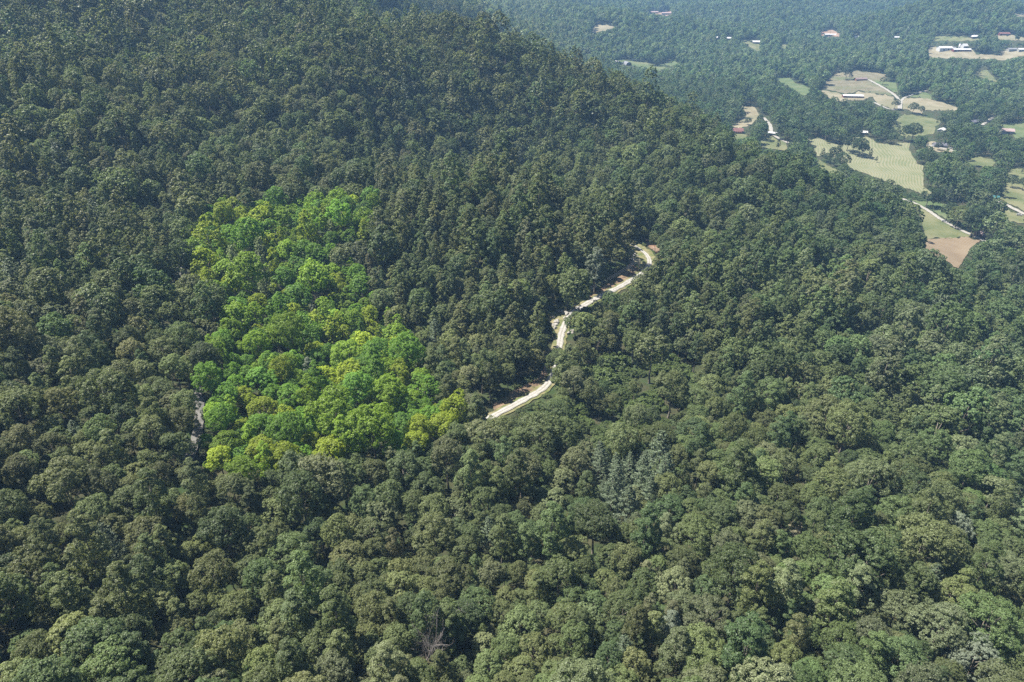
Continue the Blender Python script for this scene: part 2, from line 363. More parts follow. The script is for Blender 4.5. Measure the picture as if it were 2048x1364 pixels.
# verges and cut banks beside the ridge road
sheet('grass_clearing', 'grassy pull-off beside the gravel road bend', [(1093,622),(1142,628),(1132,655),(1122,700),(1110,716),(1100,700),(1112,668),(1098,645)], M['verge'], 0.25, 6)
sheet('road_bank', 'shaded clay bank above the lower gravel road', [(1118,700),(1104,748),(1094,776),(1048,806),(990,834),(984,812),(1030,780),(1075,758),(1092,730),(1106,704)], M['bank'], 0.25, 6)
sheet('road_bank', 'shaded clay bank above the straight of the gravel road', [(1170,598),(1205,575),(1252,545),(1258,520),(1278,540),(1268,564),(1190,604)], M['bank'], 0.25, 6)
sheet('grass_clearing', 'grass strip inside the upper bend of the gravel road', [(1244,478),(1262,478),(1300,500),(1316,520),(1302,540),(1276,538),(1262,512)], M['verge'], 0.25, 6)
sheet('soil_patch', 'bare pinkish soil above the upper road bend', [(1284,476),(1300,482),(1320,498),(1318,512),(1300,498)], M['soil'], 0.4, 6)
sheet('grass_clearing', 'dry grass opening in the lower woods', [(1574,1030),(1590,1036),(1604,1048),(1602,1066),(1588,1076),(1577,1062)], M['dry'], 0.25, 5)
sheet('grass_clearing', 'weedy verge beside the lane through the western woods', [(386,850),(395,812),(404,802),(402,850),(397,880),(394,906),(384,910),(389,880)], M['verge'], 0.25, 6)
road('gravel_road', 'gravel road winding round the ridge', [(930,868),(985,835),(1045,803),(1090,775),(1112,735),(1119,692),(1125,662),(1142,630),(1175,608),(1230,580),(1262,562),(1288,545),(1299,526),(1290,508),(1265,491),(1246,483),(1215,478)], 3.0, M['gravel'], 0.6, 0.6, False, 60, True, 2.6)
for seg in ([(985,835),(1045,803),(1090,775)], [(1119,692),(1125,662),(1142,630)], [(1175,608),(1230,580),(1262,562)], [(1299,526),(1290,508),(1265,491),(1246,483)]): SIGHT.append((np.array(seg, float), 7.0)); L_ = smooth_line(np.array(seg, float), 4); SUNLIT.append(hit(L_[:, 0], L_[:, 1]))
road('paved_lane', 'pale paved lane through the western woods', [(345,490),(358,540),(355,612),(394,760),(399,850),(372,940)], 2.8, M['asphalt'], 0.6, -1.3, False)
for q in ([(358,538),(366,548)], [(399,812),(400,826)]): SUNLIT.append(hit([a for a, b in q], [b for a, b in q]))
VISIBLE.append(np.array([(350,528),(362,530),(374,545),(372,554),(358,548)], float)); VISIBLE.append(np.array([(340,608),(356,606),(356,620),(342,620)], float))

HV = 560   # valley sheets are looked for beyond the near slope
def F_(name, label, poly, mat, **k): sheet(name, label, poly, mat, 0.5, 5, HV, 1.2)
F_('hay_field', 'big mown hay field with curving windrows', ZA([(640,880),(760,878),(900,932),(930,870),(1060,868),(1110,905),(1215,918),(1330,898),(1318,950),(1370,1035),(1412,1050),(1408,1180),(1480,1225),(1440,1240),(1180,1150),(1080,1115),(960,1065),(900,1020),(820,985),(735,985),(720,935),(690,905)]), M['hay'])
F_('meadow', 'narrow yellow-green meadow at the foot of the wooded slope', ZA([(735,1005),(760,1015),(830,1060),(880,1075),(885,1110),(820,1100),(760,1065),(738,1052)]), M['meadow'])
F_('meadow', 'small meadow below the white carport', ZA([(440,865),(480,880),(545,905),(548,955),(480,945),(340,937),(400,880)]), M['meadow'])
F_('pasture', 'pale pasture above the rust-roofed house', ZA([(245,672),(340,675),(360,710),(380,745),(345,762),(325,790),(250,812),(195,795),(250,770),(295,730),(270,690)]), M['dry'])
F_('meadow', 'yard of the rust-roofed house', ZA([(196,830),(300,850),(275,892),(205,892)]), M['meadow'])
F_('pasture', 'green pasture between two woods', ZA([(460,495),(560,490),(610,530),(690,555),(700,575),(660,605),(600,575),(540,540)]), M['green'])
F_('pasture', 'brown-green pasture around the ranch house', ZA([(850,448),(1030,458),(1170,470),(1178,520),(1060,512),(1150,548),(1240,602),(1200,607),(1000,572),(960,592),(870,585),(780,562),(800,510),(840,480)]), M['brown_pasture'])
F_('pasture', 'green wedge east of the ranch driveway', ZA([(1082,512),(1240,515),(1245,570),(1252,600),(1190,565)]), M['green'])
F_('dry_field', 'pale cut field with the long barn', ZA([(745,565),(880,592),(960,610),(1000,577),(1200,610),(1248,625),(1248,690),(1120,662),(1090,615),(1030,632),(890,642),(780,612)]), M['dry'])
F_('dry_field', 'pale cut field east of the crossroads', ZA([(1285,618),(1380,622),(1480,634),(1560,662),(1640,682),(1620,702),(1430,697),(1400,722),(1280,692)]), M['dry'])
F_('pasture', 'small green paddock beside the farm track', ZA([(1310,610),(1420,584),(1460,600),(1462,628),(1370,618)]), M['green'])
F_('meadow', 'rough meadow ringed by trees', ZA([(1230,755),(1290,722),(1420,740),(1530,765),(1480,800),(1470,850),(1400,862),(1280,862),(1240,840),(1200,790)]), M['meadow'])
F_('dry_field', 'farm field around the white barns', ZA([(1430,305),(1500,300),(1720,318),(1740,345),(1890,350),(1900,320),(2060,318),(2060,350),(1900,385),(1840,375),(1550,372),(1450,365)]), M['dry'])
F_('meadow', 'long thin meadow below the far wooded hill', ZA([(1410,235),(1760,235),(1760,258),(1500,264)]), M['meadow'])
F_('dry_field', 'sloping field below the red farmhouse', ZA([(1838,217),(1990,228),(2060,240),(2060,264),(1880,246)]), M['dry'])
F_('meadow', 'far paddock beside the dark barn', ZA([(250,254),(340,258),(382,275),(372,328),(330,310)]), M['meadow'])
F_('meadow', 'second far paddock among trees', ZA([(488,280),(556,282),(550,312),(505,312)]), M['meadow'])
F_('soil_patch', 'pinkish bare soil around a building site', ZA([(758,205),(820,190),(882,213),(878,234),(770,230)]), M['soil'])
F_('meadow', 'overgrown meadow strip between eastern woods', ZA([(1708,458),(1812,440),(1832,470),(1900,532),(1850,515),(1760,484)]), M['meadow'])
F_('meadow', 'pale meadow above the dark grove', ZA([(1700,1010),(1760,990),(1870,1020),(1846,1052),(1730,1057),(1660,1040)]), M['meadow'])
F_('pasture', 'pasture with lone trees above the teal shed', ZA([(1930,1055),(2060,1075),(2060,1345),(1985,1305),(1890,1262),(1905,1235),(1930,1165),(1948,1100)]), M['meadow'])
F_('dry_field', 'tan clearing far up the wooded hill', ZA([(1958,84),(2060,84),(2060,112),(1990,104)]), M['dry'])
F_('pasture', 'green field behind the pink-roofed barn', ZA([(1860,792),(2060,780),(2060,862),(1992,880),(1960,832)]), M['green'])
F_('dry_field', 'gravel yard in front of the dark-roofed house', ZA([(1420,905),(1460,895),(1590,940),(1602,968),(1510,962),(1430,932)]), M['dry'])
F_('pasture', 'green pasture above the valley road', ZB([(1310,314),(1400,327),(1480,330),(1600,350),(1702,402),(1655,442),(1600,440),(1540,432),(1440,372)]), M['green'])
F_('pasture', 'pasture below the valley road', ZB([(1370,362),(1440,385),(1520,448),(1660,512),(1722,550),(1600,557),(1418,564),(1400,430)]), M['meadow'])
F_('tilled_field', 'tan tilled field with close rows', ZB([(1418,568),(1540,558),(1700,555),(1770,572),(1700,640),(1660,700),(1630,752),(1600,740),(1540,690),(1420,667)]), M['tilled'])
F_('meadow', 'roadside grass below the teal shed', ZB([(1880,352),(1950,385),(2060,425),(2060,472),(1960,455),(1900,400)]), M['meadow'])
F_('meadow', 'sliver of grass between eastern woods', ZB([(1655,922),(1720,938),(1790,962),(1720,950)]), M['meadow'])
F_('pasture', 'flat green field with two white hoop barns', ZC([(1290,705),(1450,705),(1560,722),(1690,718),(1790,765),(1850,770),(2046,702),(2080,760),(1930,805),(1860,832),(1650,792),(1540,775)]), M['green'])
F_('dry_field', 'tan hay field at the edge of the far woods', ZC([(1110,292),(1420,295),(1330,330),(1240,362),(1150,392),(1065,386),(1090,330)]), M['dry'])
F_('meadow', 'thin grass strip at the edge of the far woods', ZC([(715,442),(880,428),(860,452),(790,455)]), M['meadow'])
F_('dry_field', 'tiny field at the end of the near ridge', ZC([(0,335),(60,340),(20,400),(0,390)]), M['dry'])
F_('soil_patch', 'pale cleared lot high in the far woods', ZC([(1735,125),(1850,150),(2000,130),(2005,180),(1920,185),(1760,165)]), M['soil'])
def VR(label, px, w, mat, clear=1.5): road('farm_road', label, px, w, mat, 0.8, clear, True, HV)
VR('pale driveway to the ranch house', ZA([(1060,505),(1120,535),(1180,570),(1230,605),(1255,640),(1258,692)]), 5.0, M['gravel'])
VR('farm track to the small green paddock', ZA([(1265,692),(1275,632),(1320,607),(1400,582),(1440,574)]), 3.8, M['gravel'])
VR('valley road past the pasture', ZB([(1228,298),(1330,330),(1420,375),(1480,415),(1525,445),(1650,512),(1770,566),(1795,582)]), 4.2, M['gravel'])
VR('straight road by the teal shed', ZB([(1770,293),(1860,315),(1940,355),(2060,415)]), 5.0, M['gravel'])
VR('curved drive beside the plantation', ZA([(1780,792),(1830,757),(1866,735)]), 4.0, M['gravel'])
VR('drive to the white carport', ZA([(400,745),(440,790),(452,840),(490,873),(555,905)]), 5.0, M['gravel'])
VR('lane in front of the dark-roofed house', ZA([(1420,915),(1500,932),(1602,957)]), 4.5, M['gravel'])
VR('lane along the lower edge of the cut field', ZA([(1100,650),(1150,675),(1200,692),(1262,692)]), 4.0, M['gravel'])

# ------------------------------------------------------------------ tree models
def leaf_faces(pos, nrm, size, aspect=0.75, r=None):
    """one small four-cornered leaf spray per position, facing roughly along its normal"""
    r = r or rng; n = len(pos)
    nrm = nrm / (np.linalg.norm(nrm, axis=1, keepdims=True) + 1e-9)
    a = np.cross(nrm, r.normal(size=(n, 3))); a /= np.linalg.norm(a, axis=1, keepdims=True) + 1e-9
    b = np.cross(nrm, a); s = size * (0.6 + 0.8 * r.random((n, 1)))
    v = np.stack([pos - a * s * 0.5, pos - b * s * 0.5 * aspect + nrm * s * 0.12, pos + a * s * 0.5, pos + b * s * 0.5 * aspect + nrm * s * 0.12], 1)
    return v.reshape(-1, 3)
def rand_dir(n, r):
    d = r.normal(size=(n, 3)); return d / np.linalg.norm(d, axis=1, keepdims=True)
def envelope(kind, r):
    """centres and radii of the big boughs of a crown"""
    C, Rr = [], []
    if kind == 'broad':
        n, zc, rx, rz = 26, 12.0, 4.1, 4.6
        for i in range(n):
            t = (i + 0.5) / n; cz = 1 - 1.55 * t; ph = i * 2.399 + r.normal(0, 0.25); s = math.sqrt(max(0, 1 - cz * cz)); k = r.uniform(0.72, 1.05)
            C.append((rx * s * math.cos(ph) * k, rx * s * math.sin(ph) * k, zc + rz * cz * k)); Rr.append(r.uniform(1.15, 1.95))
        C.append((0, 0, zc + 1)); Rr.append(2.6); C.append((0, 0, zc - 2)); Rr.append(2.4)
    elif kind == 'dome':
        n, zc, rx, rz = 30, 9.5, 4.8, 5.2
        for i in range(n):
            t = (i + 0.5) / n; cz = 1 - 1.35 * t; ph = i * 2.399 + r.normal(0, 0.2); s = math.sqrt(max(0, 1 - cz * cz)); k = r.uniform(0.85, 1.02)
            C.append((rx * s * math.cos(ph) * k, rx * s * math.sin(ph) * k, zc + rz * cz * k)); Rr.append(r.uniform(1.1, 1.6))
        C.append((0, 0, zc)); Rr.append(3.2)
    elif kind == 'open':
        for i in range(15):
            ph = i * 2.399 + r.normal(0, 0.4); k = math.sqrt((i + 0.5) / 15); 
            C.append((4.6 * k * math.cos(ph), 4.6 * k * math.sin(ph), 14.5 - 4.5 * k * k + r.normal(0, 1.1))); Rr.append(r.uniform(1.3, 2.2))
        for i in range(9):
            ph = r.uniform(0, 6.28); C.append((3.2 * math.cos(ph), 3.2 * math.sin(ph), r.uniform(7.5, 11))); Rr.append(r.uniform(1.0, 1.7))
    elif kind == 'tall':
        n = 26
        for i in range(n):
            t = i / (n - 1); z = 8.0 + 14.5 * t; rad = 2.9 * (1 - t ** 2.2) ** 0.6 * r.uniform(0.75, 1.1) * (0.7 + 0.6 * min(1, t * 4 + 0.3)) * 0.9; ph = i * 2.399 + r.normal(0, 0.3)
            C.append((rad * math.cos(ph), rad * math.sin(ph), z)); Rr.append(r.uniform(0.95, 1.55) * (1 - 0.35 * t))
        for z in (11, 14.5, 18): C.append((0, 0, z)); Rr.append(1.8)
    elif kind == 'low':
        for i in range(16):
            ph = i * 2.399; k = math.sqrt((i + 0.5) / 16)
            C.append((4.2 * k * math.cos(ph), 4.2 * k * math.sin(ph), 3.4 - 2.0 * k + r.normal(0, 0.5))); Rr.append(r.uniform(1.0, 1.7))
    return np.array(C), np.array(Rr)
def crown_verts(kind, lod, seed):
    r = np.random.default_rng(seed)
    if kind == 'pine': return pine_verts(lod, r)
    C, Rr = envelope(kind, r)
    mid = C.mean(0)
    outw = C - mid; outw /= np.linalg.norm(outw, axis=1, keepdims=True) + 1e-6
    nleaf, size, clump = [(20000, 0.245, 30), (8500, 0.40, 18), (2100, 0.78, 6), (520, 1.35, 0)][lod]
    p = Rr ** 2 / (Rr ** 2).sum()
    if clump:
        k = int(len(C) * clump); li = r.choice(len(C), k, p=p)
        d = rand_dir(k, r) + 0.75 * outw[li] + np.array([0, 0, 0.25]); d /= np.linalg.norm(d, axis=1, keepdims=True)
        cc = C[li] + d * (Rr[li] * r.uniform(0.75, 1.12, k))[:, None]; cr = r.uniform(0.24, 0.56, k); cd = d
        q = r.choice(k, nleaf, p=cr ** 2 / (cr ** 2).sum())
        e = rand_dir(nleaf, r) + 0.8 * cd[q]; e /= np.linalg.norm(e, axis=1, keepdims=True)
        pos = cc[q] + e * (cr[q] * r.uniform(0.7, 1.08, nleaf))[:, None] * np.array([1, 1, 0.8])
        nrm = e * 0.7 + 0.4 * cd[q] + 0.5 * r.normal(size=(nleaf, 3)) + np.array([0, 0, 0.7])
    else:
        q = r.choice(len(C), nleaf, p=p)
        e = rand_dir(nleaf, r) + 0.7 * outw[q] + np.array([0, 0, 0.2]); e /= np.linalg.norm(e, axis=1, keepdims=True)
        pos = C[q] + e * (Rr[q] * r.uniform(0.8, 1.2, nleaf))[:, None]
        nrm = e * 0.9 + 0.4 * r.normal(size=(nleaf, 3)) + np.array([0, 0, 0.6])
    return leaf_faces(pos, nrm, size, 0.8, r)
def pine_verts(lod, r):
    P, Nn = [], []
    per, size = [(60, 0.46), (26, 0.66), (10, 1.1), (4, 1.7)][lod]
    z = 5.0
    while z < 20.5:
        t = (z - 5) / 15.5; L = 4.6 * (1 - t) ** 0.75 + 0.5; nb = 5 if t < 0.85 else 4; ph0 = r.uniform(0, 6.28)
        for b in range(nb):
            ph = ph0 + 6.283 * b / nb + r.normal(0, 0.18); l = L * r.uniform(0.7, 1.12); up = 0.12 + 0.35 * t
            for k in range(per):
                f = math.sqrt(r.uniform(0.12, 1)); w = 0.34 * l * (1 - f * 0.55) * r.uniform(-1, 1); q = l * f
                P.append((q * math.cos(ph) - w * math.sin(ph), q * math.sin(ph) + w * math.cos(ph), z + up * q + r.normal(0, 0.13) + 0.12 * q * f))
                Nn.append((0.25 * math.cos(ph) + r.normal(0, 0.4), 0.25 * math.sin(ph) + r.normal(0, 0.4), 1.0))
        z += r.uniform(1.0, 1.5) * (1 - 0.3 * t)
    return leaf_faces(np.array(P), np.array(Nn), size, 0.42, r)
def trunk_mb(kind, seed, lod):
    r = random.Random(seed); mb = MB(); n = 7 if lod == 0 else 5
    top = {'broad': 13, 'dome': 11, 'open': 12, 'tall': 20, 'low': 2.5, 'pine': 20.5}[kind]; r0 = {'low': 0.12, 'tall': 0.30, 'pine': 0.32}.get(kind, 0.34)
    path = [(0, 0, -1.6), (0.04, 0, 0.4)]; rad = [r0 * 1.5, r0 * 1.15]; x = y = 0
    for k in range(1, 6):
        x += r.gauss(0, 0.14); y += r.gauss(0, 0.14); path.append((x, y, top * k / 5)); rad.append(r0 * (1 - 0.82 * k / 5))
    mb.tube(path, rad, n)
    if kind in ('broad', 'dome', 'open', 'tall') and lod < 2:
        for k in range(7 if lod == 0 else 4):
            h = top * r.uniform(0.42, 0.88); ph = r.uniform(0, 6.28); l = r.uniform(1.8, 3.4) * (0.6 if kind == 'tall' else 1)
            p1 = (math.cos(ph) * l * .5, math.sin(ph) * l * .5, h + l * .45); p2 = (math.cos(ph) * l, math.sin(ph) * l, h + l * 1.05)
            mb.tube([(0, 0, h), p1, p2], [r0 * .42, r0 * .28, r0 * .1], 4)
    return mb
def fast_mesh(name, V, loops, sizes, mats, mi=None):
    me = bpy.data.meshes.new(name); me.vertices.add(len(V)); me.vertices.foreach_set('co', np.asarray(V, np.float32).ravel())
    me.loops.add(len(loops)); me.loops.foreach_set('vertex_index', np.asarray(loops, np.int32))
    st = np.concatenate([[0], np.cumsum(sizes)[:-1]]).astype(np.int32)
    me.polygons.add(len(sizes)); me.polygons.foreach_set('loop_start', st)
    for m in mats: me.materials.append(m)
    if mi is not None: me.polygons.foreach_set('material_index', np.asarray(mi, np.int32))
    me.update(calc_edges=True); return me
def crown_mesh(kind, lod, seed):
    V = crown_verts(kind, lod, seed); n = len(V) // 4
    return fast_mesh('crown', V, np.arange(4 * n), np.full(n, 4), [M['needle' if kind == 'pine' else 'leaf']])
def whole_mesh(kind, lod, seed):
    V = crown_verts(kind, lod, seed); n = len(V) // 4
    t = trunk_mb(kind, seed, max(lod, 1)); tv = np.array(t.v)
    loops = list(range(4 * n)); sizes = [4] * n
    if lod < 3:
        for f in t.f: loops += [i + 4 * n for i in f]; sizes.append(len(f))
        V = np.vstack([V, tv])
    return fast_mesh('tree', V, loops, sizes, [M['needle' if kind == 'pine' else 'leaf'], M['bark']], [0] * n + [1] * (len(sizes) - n))
def dead_mb(seed):
    r = random.Random(seed); mb = MB()
    def grow(p, d, l, rad, lev):
        path = [p]; q = Vector(p); dd = Vector(d)
        for k in range(4):
            dd = (dd + Vector((r.gauss(0, .16), r.gauss(0, .16), r.gauss(0.03, .1)))).normalized(); q = q + dd * l / 4; path.append(tuple(q))
        mb.tube(path, [rad * (1 - 0.17 * k) for k in range(5)], 6 if lev == 0 else 4)
        if lev < 3:
            for k in range((12, 6, 5)[lev]):
                i = r.choice((1, 2, 3, 4)) if lev else r.choice((2, 3, 3, 4, 4)); a = Vector(path[i])
                side = dd.cross(Vector((r.gauss(0, 1), r.gauss(0, 1), r.gauss(0, 1)))).normalized()
                grow(tuple(a), (dd * 0.75 + side * 0.75 + Vector((0, 0, .25))).normalized(), l * r.uniform(0.38, 0.62), rad * 0.45, lev + 1)
    grow((0, 0, -1), (0, 0, 1), 13, 0.30, 0)
    return mb

KINDS = [('broad', 11), ('broad', 12), ('broad', 13), ('dome', 21), ('dome', 22), ('open', 31), ('open', 32), ('tall', 41), ('tall', 42), ('tall', 43), ('low', 51), ('low', 52), ('pine', 61), ('pine', 62)]
KI = {k: [i for i, q in enumerate(KINDS) if q[0] == k] for k in ('broad', 'dome', 'open', 'tall', 'low', 'pine')}
BASE_R = {'broad': 5.2, 'dome': 5.9, 'open': 6.0, 'tall': 3.8, 'low': 5.0, 'pine': 4.2}
BASE_H = {'broad': 17.5, 'dome': 15.5, 'open': 16.0, 'tall': 23.0, 'low': 4.6, 'pine': 21.0}
lib = bpy.data.collections.new('tree_models')
for lod in range(4):
    for i, (k, sd) in enumerate(KINDS):
        o = bpy.data.objects.new('tree_model.%03d' % (lod * len(KINDS) + i), whole_mesh(k, lod, sd)); lib.objects.link(o)

# ------------------------------------------------------------------ where the trees stand
PARCEL = [(384,412),(746,382),(757,449),(705,462),(672,482),(660,500),(664,514),(676,519),(703,517),(938,842),(441,950),(404,932),(390,888),(432,576),(364,536)]
VINES = [(1165,700),(1330,668),(1400,720),(1350,840),(1200,880),(1130,820)]
POPLARS = [[(745,335),(1000,350),(1250,430),(1240,520),(1110,600),(1010,760),(920,740),(720,500)], [(1260,560),(1500,480),(1720,560),(1700,680),(1420,700),(1290,640)], [(0,430),(330,440),(330,560),(0,560)]]
def seg_dist(u, v, line):
    best = np.full(np.shape(u), 1e9)
    for a, b in zip(line[:-1], line[1:]):
        ab = b - a; t = np.clip(((u - a[0]) * ab[0] + (v - a[1]) * ab[1]) / (ab @ ab + 1e-9), 0, 1)
        best = np.minimum(best, np.hypot(u - a[0] - t * ab[0], v - a[1] - t * ab[1]))
    return best
# skyline table: what nearer ground hides
AZ = np.linspace(-0.95, 0.95, 381); RD = np.concatenate([np.arange(60, 1000, 10), np.arange(1000, 4300, 30)])
aa, rr_ = np.meshgrid(AZ, RD, indexing='ij')
elev = np.arctan2(H(np.sin(aa) * rr_, np.cos(aa) * rr_) + 8 - CZ, rr_); sky_max = np.maximum.accumulate(elev, 1)
BLOCK = []            # (x, y, radius): buildings
def open_mask(x, y, h, rad):
    """True where a tree of this size may stand"""
    z = H(x, y); ok = np.ones(len(x), bool)
    for g, w in ROADS:
        near = (x > g[:, 0].min() - 12) & (x < g[:, 0].max() + 12) & (y > g[:, 1].min() - 12) & (y < g[:, 1].max() + 12) & ok
        if near.any(): ok[near] &= seg_dist(x[near], y[near], g) > w + 0.1 * rad[near]
    for g in GROUND_POLYS:
        near = (x > g[:, 0].min()) & (x < g[:, 0].max()) & (y > g[:, 1].min()) & (y < g[:, 1].max()) & ok
        if near.any(): ok[near] &= ~inside(x[near], y[near], g)
    sd = np.array(sun_dir)
    for pts_ in SUNLIT:
        nr = (np.abs(x - pts_[:, 0].mean()) < 70) & (np.abs(y - pts_[:, 1].mean()) < 90) & ok
        if not nr.any(): continue
        c = np.stack([x[nr], y[nr], z[nr] + 0.66 * h[nr]], -1); bad = np.zeros(len(c), bool)
        for p in pts_:
            w = c - p; t = w @ sd; e = np.linalg.norm(w - t[:, None] * sd, axis=1); bad |= (t > 0) & (e < 1.05 * rad[nr])
        idx_ = np.where(nr)[0]; ok[idx_[bad]] = False
    for bx, by, br in BLOCK: ok &= np.hypot(x - bx, y - by) > br + 0.5 * rad
    for f, side in ((0.25, 0), (0.6, 0), (0.93, 0), (0.62, -.7), (0.62, .7), (0.85, -.5), (0.85, .5)):
        u, v, d = proj(np.stack([x + side * rad, y, z + h * f], -1))
        for poly in VISIBLE:
            near = (u > poly[:, 0].min()) & (u < poly[:, 0].max()) & (v > poly[:, 1].min()) & (v < poly[:, 1].max()) & ok
            if near.any(): ok[near] &= ~inside(u[near], v[near], poly)
        for line, w in SIGHT:
            near = (u > line[:, 0].min() - 9) & (u < line[:, 0].max() + 9) & (v > line[:, 1].min() - 9) & (v < line[:, 1].max() + 9) & ok
            if near.any(): ok[near] &= seg_dist(u[near], v[near], line) > w
    return ok
def in_view(x, y, h, pad):
    z = H(x, y); u, v, d = proj(np.stack([x, y, z + h * 0.8], -1)); dist = np.sqrt(x * x + y * y + (z - CZ) ** 2)
    p = pad * F / np.maximum(dist, 30)
    ok = (d > 1) & (u > -p - 40) & (u < 2088 + p * 0.5) & (v > -p - 30) & (v < 1394 + p * 0.6)
    az = np.arctan2(x, y); r = np.hypot(x, y); e = np.arctan2(z + h - CZ, r)
    ai = np.clip(((az + 0.95) / 1.9 * 380).round().astype(int), 0, 380); ri = np.clip(np.searchsorted(RD, r - 25) - 1, 0, len(RD) - 1)
    return ok & (e > sky_max[ai, ri] - 0.012)
# ------------------------------------------------------------------ buildings of the valley
def house(name, label, uv, L, W, eave, rise, rz, wall, roof, group='buildings in the valley', cat='house', hip=0.0, doors=1, wins=3, chimney=False, porch=False, big_door=False, over=0.5):
    p = hit1(*uv, 0, HV); o = thing(name, label, cat, p, R(rz), group); BLOCK.append((p[0], p[1], max(L, W) * 0.5 + 3))
    hl, hw = L / 2, W / 2; hx = hl * hip; t = 0.22; e = -2.0
    MB().add([(-hl,-hw,e),(hl,-hw,e),(hl,hw,e),(-hl,hw,e),(-hl,-hw,eave),(hl,-hw,eave),(hl,hw,eave),(-hl,hw,eave),(-hl+hx,0,eave+rise*.96),(hl-hx,0,eave+rise*.96)],
             [(0,1,5,4),(2,3,7,6),(1,2,6,9,5) if not hip else (1,2,6,5),(3,0,4,8,7) if not hip else (3,0,4,7)]).build('wall', wall, o)
    z0 = eave - rise * over / hw + 0.08; zr = eave + rise + 0.08; a = hl + over; b = hw + over; r = max(a - hx * (b / hw) if hip else a, 0.4)
    rf = MB()
    for dz, flip in ((t, False), (0.0, True)):
        q = [(-a,-b,z0+dz),(a,-b,z0+dz),(a,b,z0+dz),(-a,b,z0+dz),(-r,0,zr+dz),(r,0,zr+dz)]
        f = [(0,1,5,4),(2,3,4,5)] + ([(1,2,5),(3,0,4)] if hip else [])
        rf.add(q, [g[::-1] for g in f] if flip else f)
    rf.f += [(0,6,7,1),(2,8,9,3)] + ([(1,7,8,2),(3,9,6,0)] if hip else [(1,7,11,5),(5,11,8,2),(3,9,10,4),(4,10,6,0)])
    ro = rf.build('roof', roof, o)
    if chimney: MB().box(hl*.3, hl*.3+.9, hw*.2, hw*.2+.7, eave, eave + rise + 1.0).build('chimney', M['brick'], ro)
    for k in range(wins):
        x = -hl + L * (k + 0.7) / (wins + 0.4)
        for sy in (-1, 1):
            fr = MB().box(x-.75, x+.75, sy*hw-.06, sy*hw+.06, 0.9, 2.25).build('window', M['white_wall'], o)
            MB().box(x-.62, x+.62, sy*(hw+.03)-.06, sy*(hw+.03)+.06, 1.02, 2.12).build('pane', M['glass'], fr)
    for k in range(doors):
        x = -hl + L * (k + 1) / (doors + 1); w = 1.9 if big_door else 0.5; h = min(3.4, eave - .25) if big_door else 2.1
        MB().box(x-w, x+w, -hw-.08, -hw+.05, -0.1, h).build('door', M['dark_wood'], o)
    if porch:
        po = MB().add([(-hl*.7,-hw-2.6,2.3),(hl*.7,-hw-2.6,2.3),(hl*.7,-hw-.02,2.75),(-hl*.7,-hw-.02,2.75),(-hl*.7,-hw-2.6,2.15),(hl*.7,-hw-2.6,2.15),(hl*.7,-hw-.02,2.6),(-hl*.7,-hw-.02,2.6)], [(0,1,2,3),(7,6,5,4),(0,4,5,1),(1,5,6,2),(3,7,4,0)]).build('porch_roof', roof, o)
        for k in range(4): x = -hl*.66 + hl*1.32*k/3; MB().box(x-.08, x+.08, -hw-2.5, -hw-2.34, -1.5, 2.2).build('post', M['white_wall'], po)
    hb = max(L, W) * 0.5
    for pz in (0.6, eave, eave + rise):
        uu, vv, dd_ = proj(np.array([[p[0], p[1], p[2] + pz]])); w = hb * 0.8 * F / dd_[0]; hh = 1.6 * F / dd_[0]
        VISIBLE.append(np.array([(uu[0]-w, vv[0]-hh), (uu[0]+w, vv[0]-hh), (uu[0]+w, vv[0]+hh), (uu[0]-w, vv[0]+hh)]))
    return o
def z1(x, y): return (1400 + x / 3.157, y / 3.157)
def z2(x, y): return (1400 + x / 3.157, 300 + y / 3.157)
def z3(x, y): return (1000 + x / 5.851, y / 5.851)
W_, X_ = M['white_metal'], M['white_wall']
house('long_barn', 'long low red barn with white metal roof beside the cut field', z1(962, 616), 32, 9, 3.0, 1.7, -9, M['red_wall'], W_, cat='barn', doors=3, wins=0, big_door=True)
house('ranch_house', 'long brown-roofed ranch house at the top of a driveway', z1(1012, 508), 22, 9, 2.7, 1.9, 8, M['brick'], M['brown_shingle'], wins=5, chimney=True)
house('white_barn', 'tall white metal barn in the farm field', z1(1541, 318), 29, 14, 5.2, 2.6, 3, W_, W_, cat='barn', doors=2, wins=0, big_door=True)
house('low_barn', 'long low white-roofed barn with reddish walls at the farm', z1(1648, 322), 37, 11, 3.0, 1.8, -2, M['red_wall'], W_, cat='barn', doors=4, wins=0, big_door=True)
house('farm_shed', 'small grey shed between the two white-roofed barns', z1(1592, 311), 11, 8, 2.8, 1.6, 0, M['grey_metal'], M['grey_metal'], cat='shed', doors=1, wins=1)
house('farm_barn', 'small steep white barn behind the low white-roofed barn', z1(1664, 303), 12, 10, 4.2, 4.2, 15, W_, W_, cat='barn', doors=1, wins=1, big_door=True)
house('roadside_building', 'grey-roofed building at the east end of the farm field', z1(1975, 320), 24, 10, 3.2, 1.8, 2, X_, M['grey_metal'], cat='building', doors=2, wins=4)
house('roadside_building', 'white building at the photo edge beyond the farm field', z1(2036, 322), 22, 10, 3.2, 2.0, 0, X_, W_, cat='building', doors=2, wins=4)
house('farmhouse', 'white-roofed house on the long thin meadow', z1(1735, 239), 17, 12, 2.8, 2.6, 0, M['dark_wood'], W_, hip=0.5)
house('farmhouse', 'red farmhouse above the sloping field', z1(1916, 222), 22, 10, 3.0, 2.6, -4, M['red_wall'], M['rust_metal'], wins=4)
house('farmhouse', 'small white gabled house at the foot of the far hill', z1(112, 249), 11, 10, 3.2, 3.4, 88, X_, W_)
house('farmhouse', 'tan house with white roof at the foot of the far hill', z1(177, 250), 13, 9, 2.8, 2.6, 3, M['tan_wall'], W_)
house('field_barn', 'dark barn with bright white roof in the far paddock', z1(352, 274), 17, 11, 3.4, 2.6, -4, M['dark_wood'], W_, cat='barn', doors=1, wins=0, big_door=True)
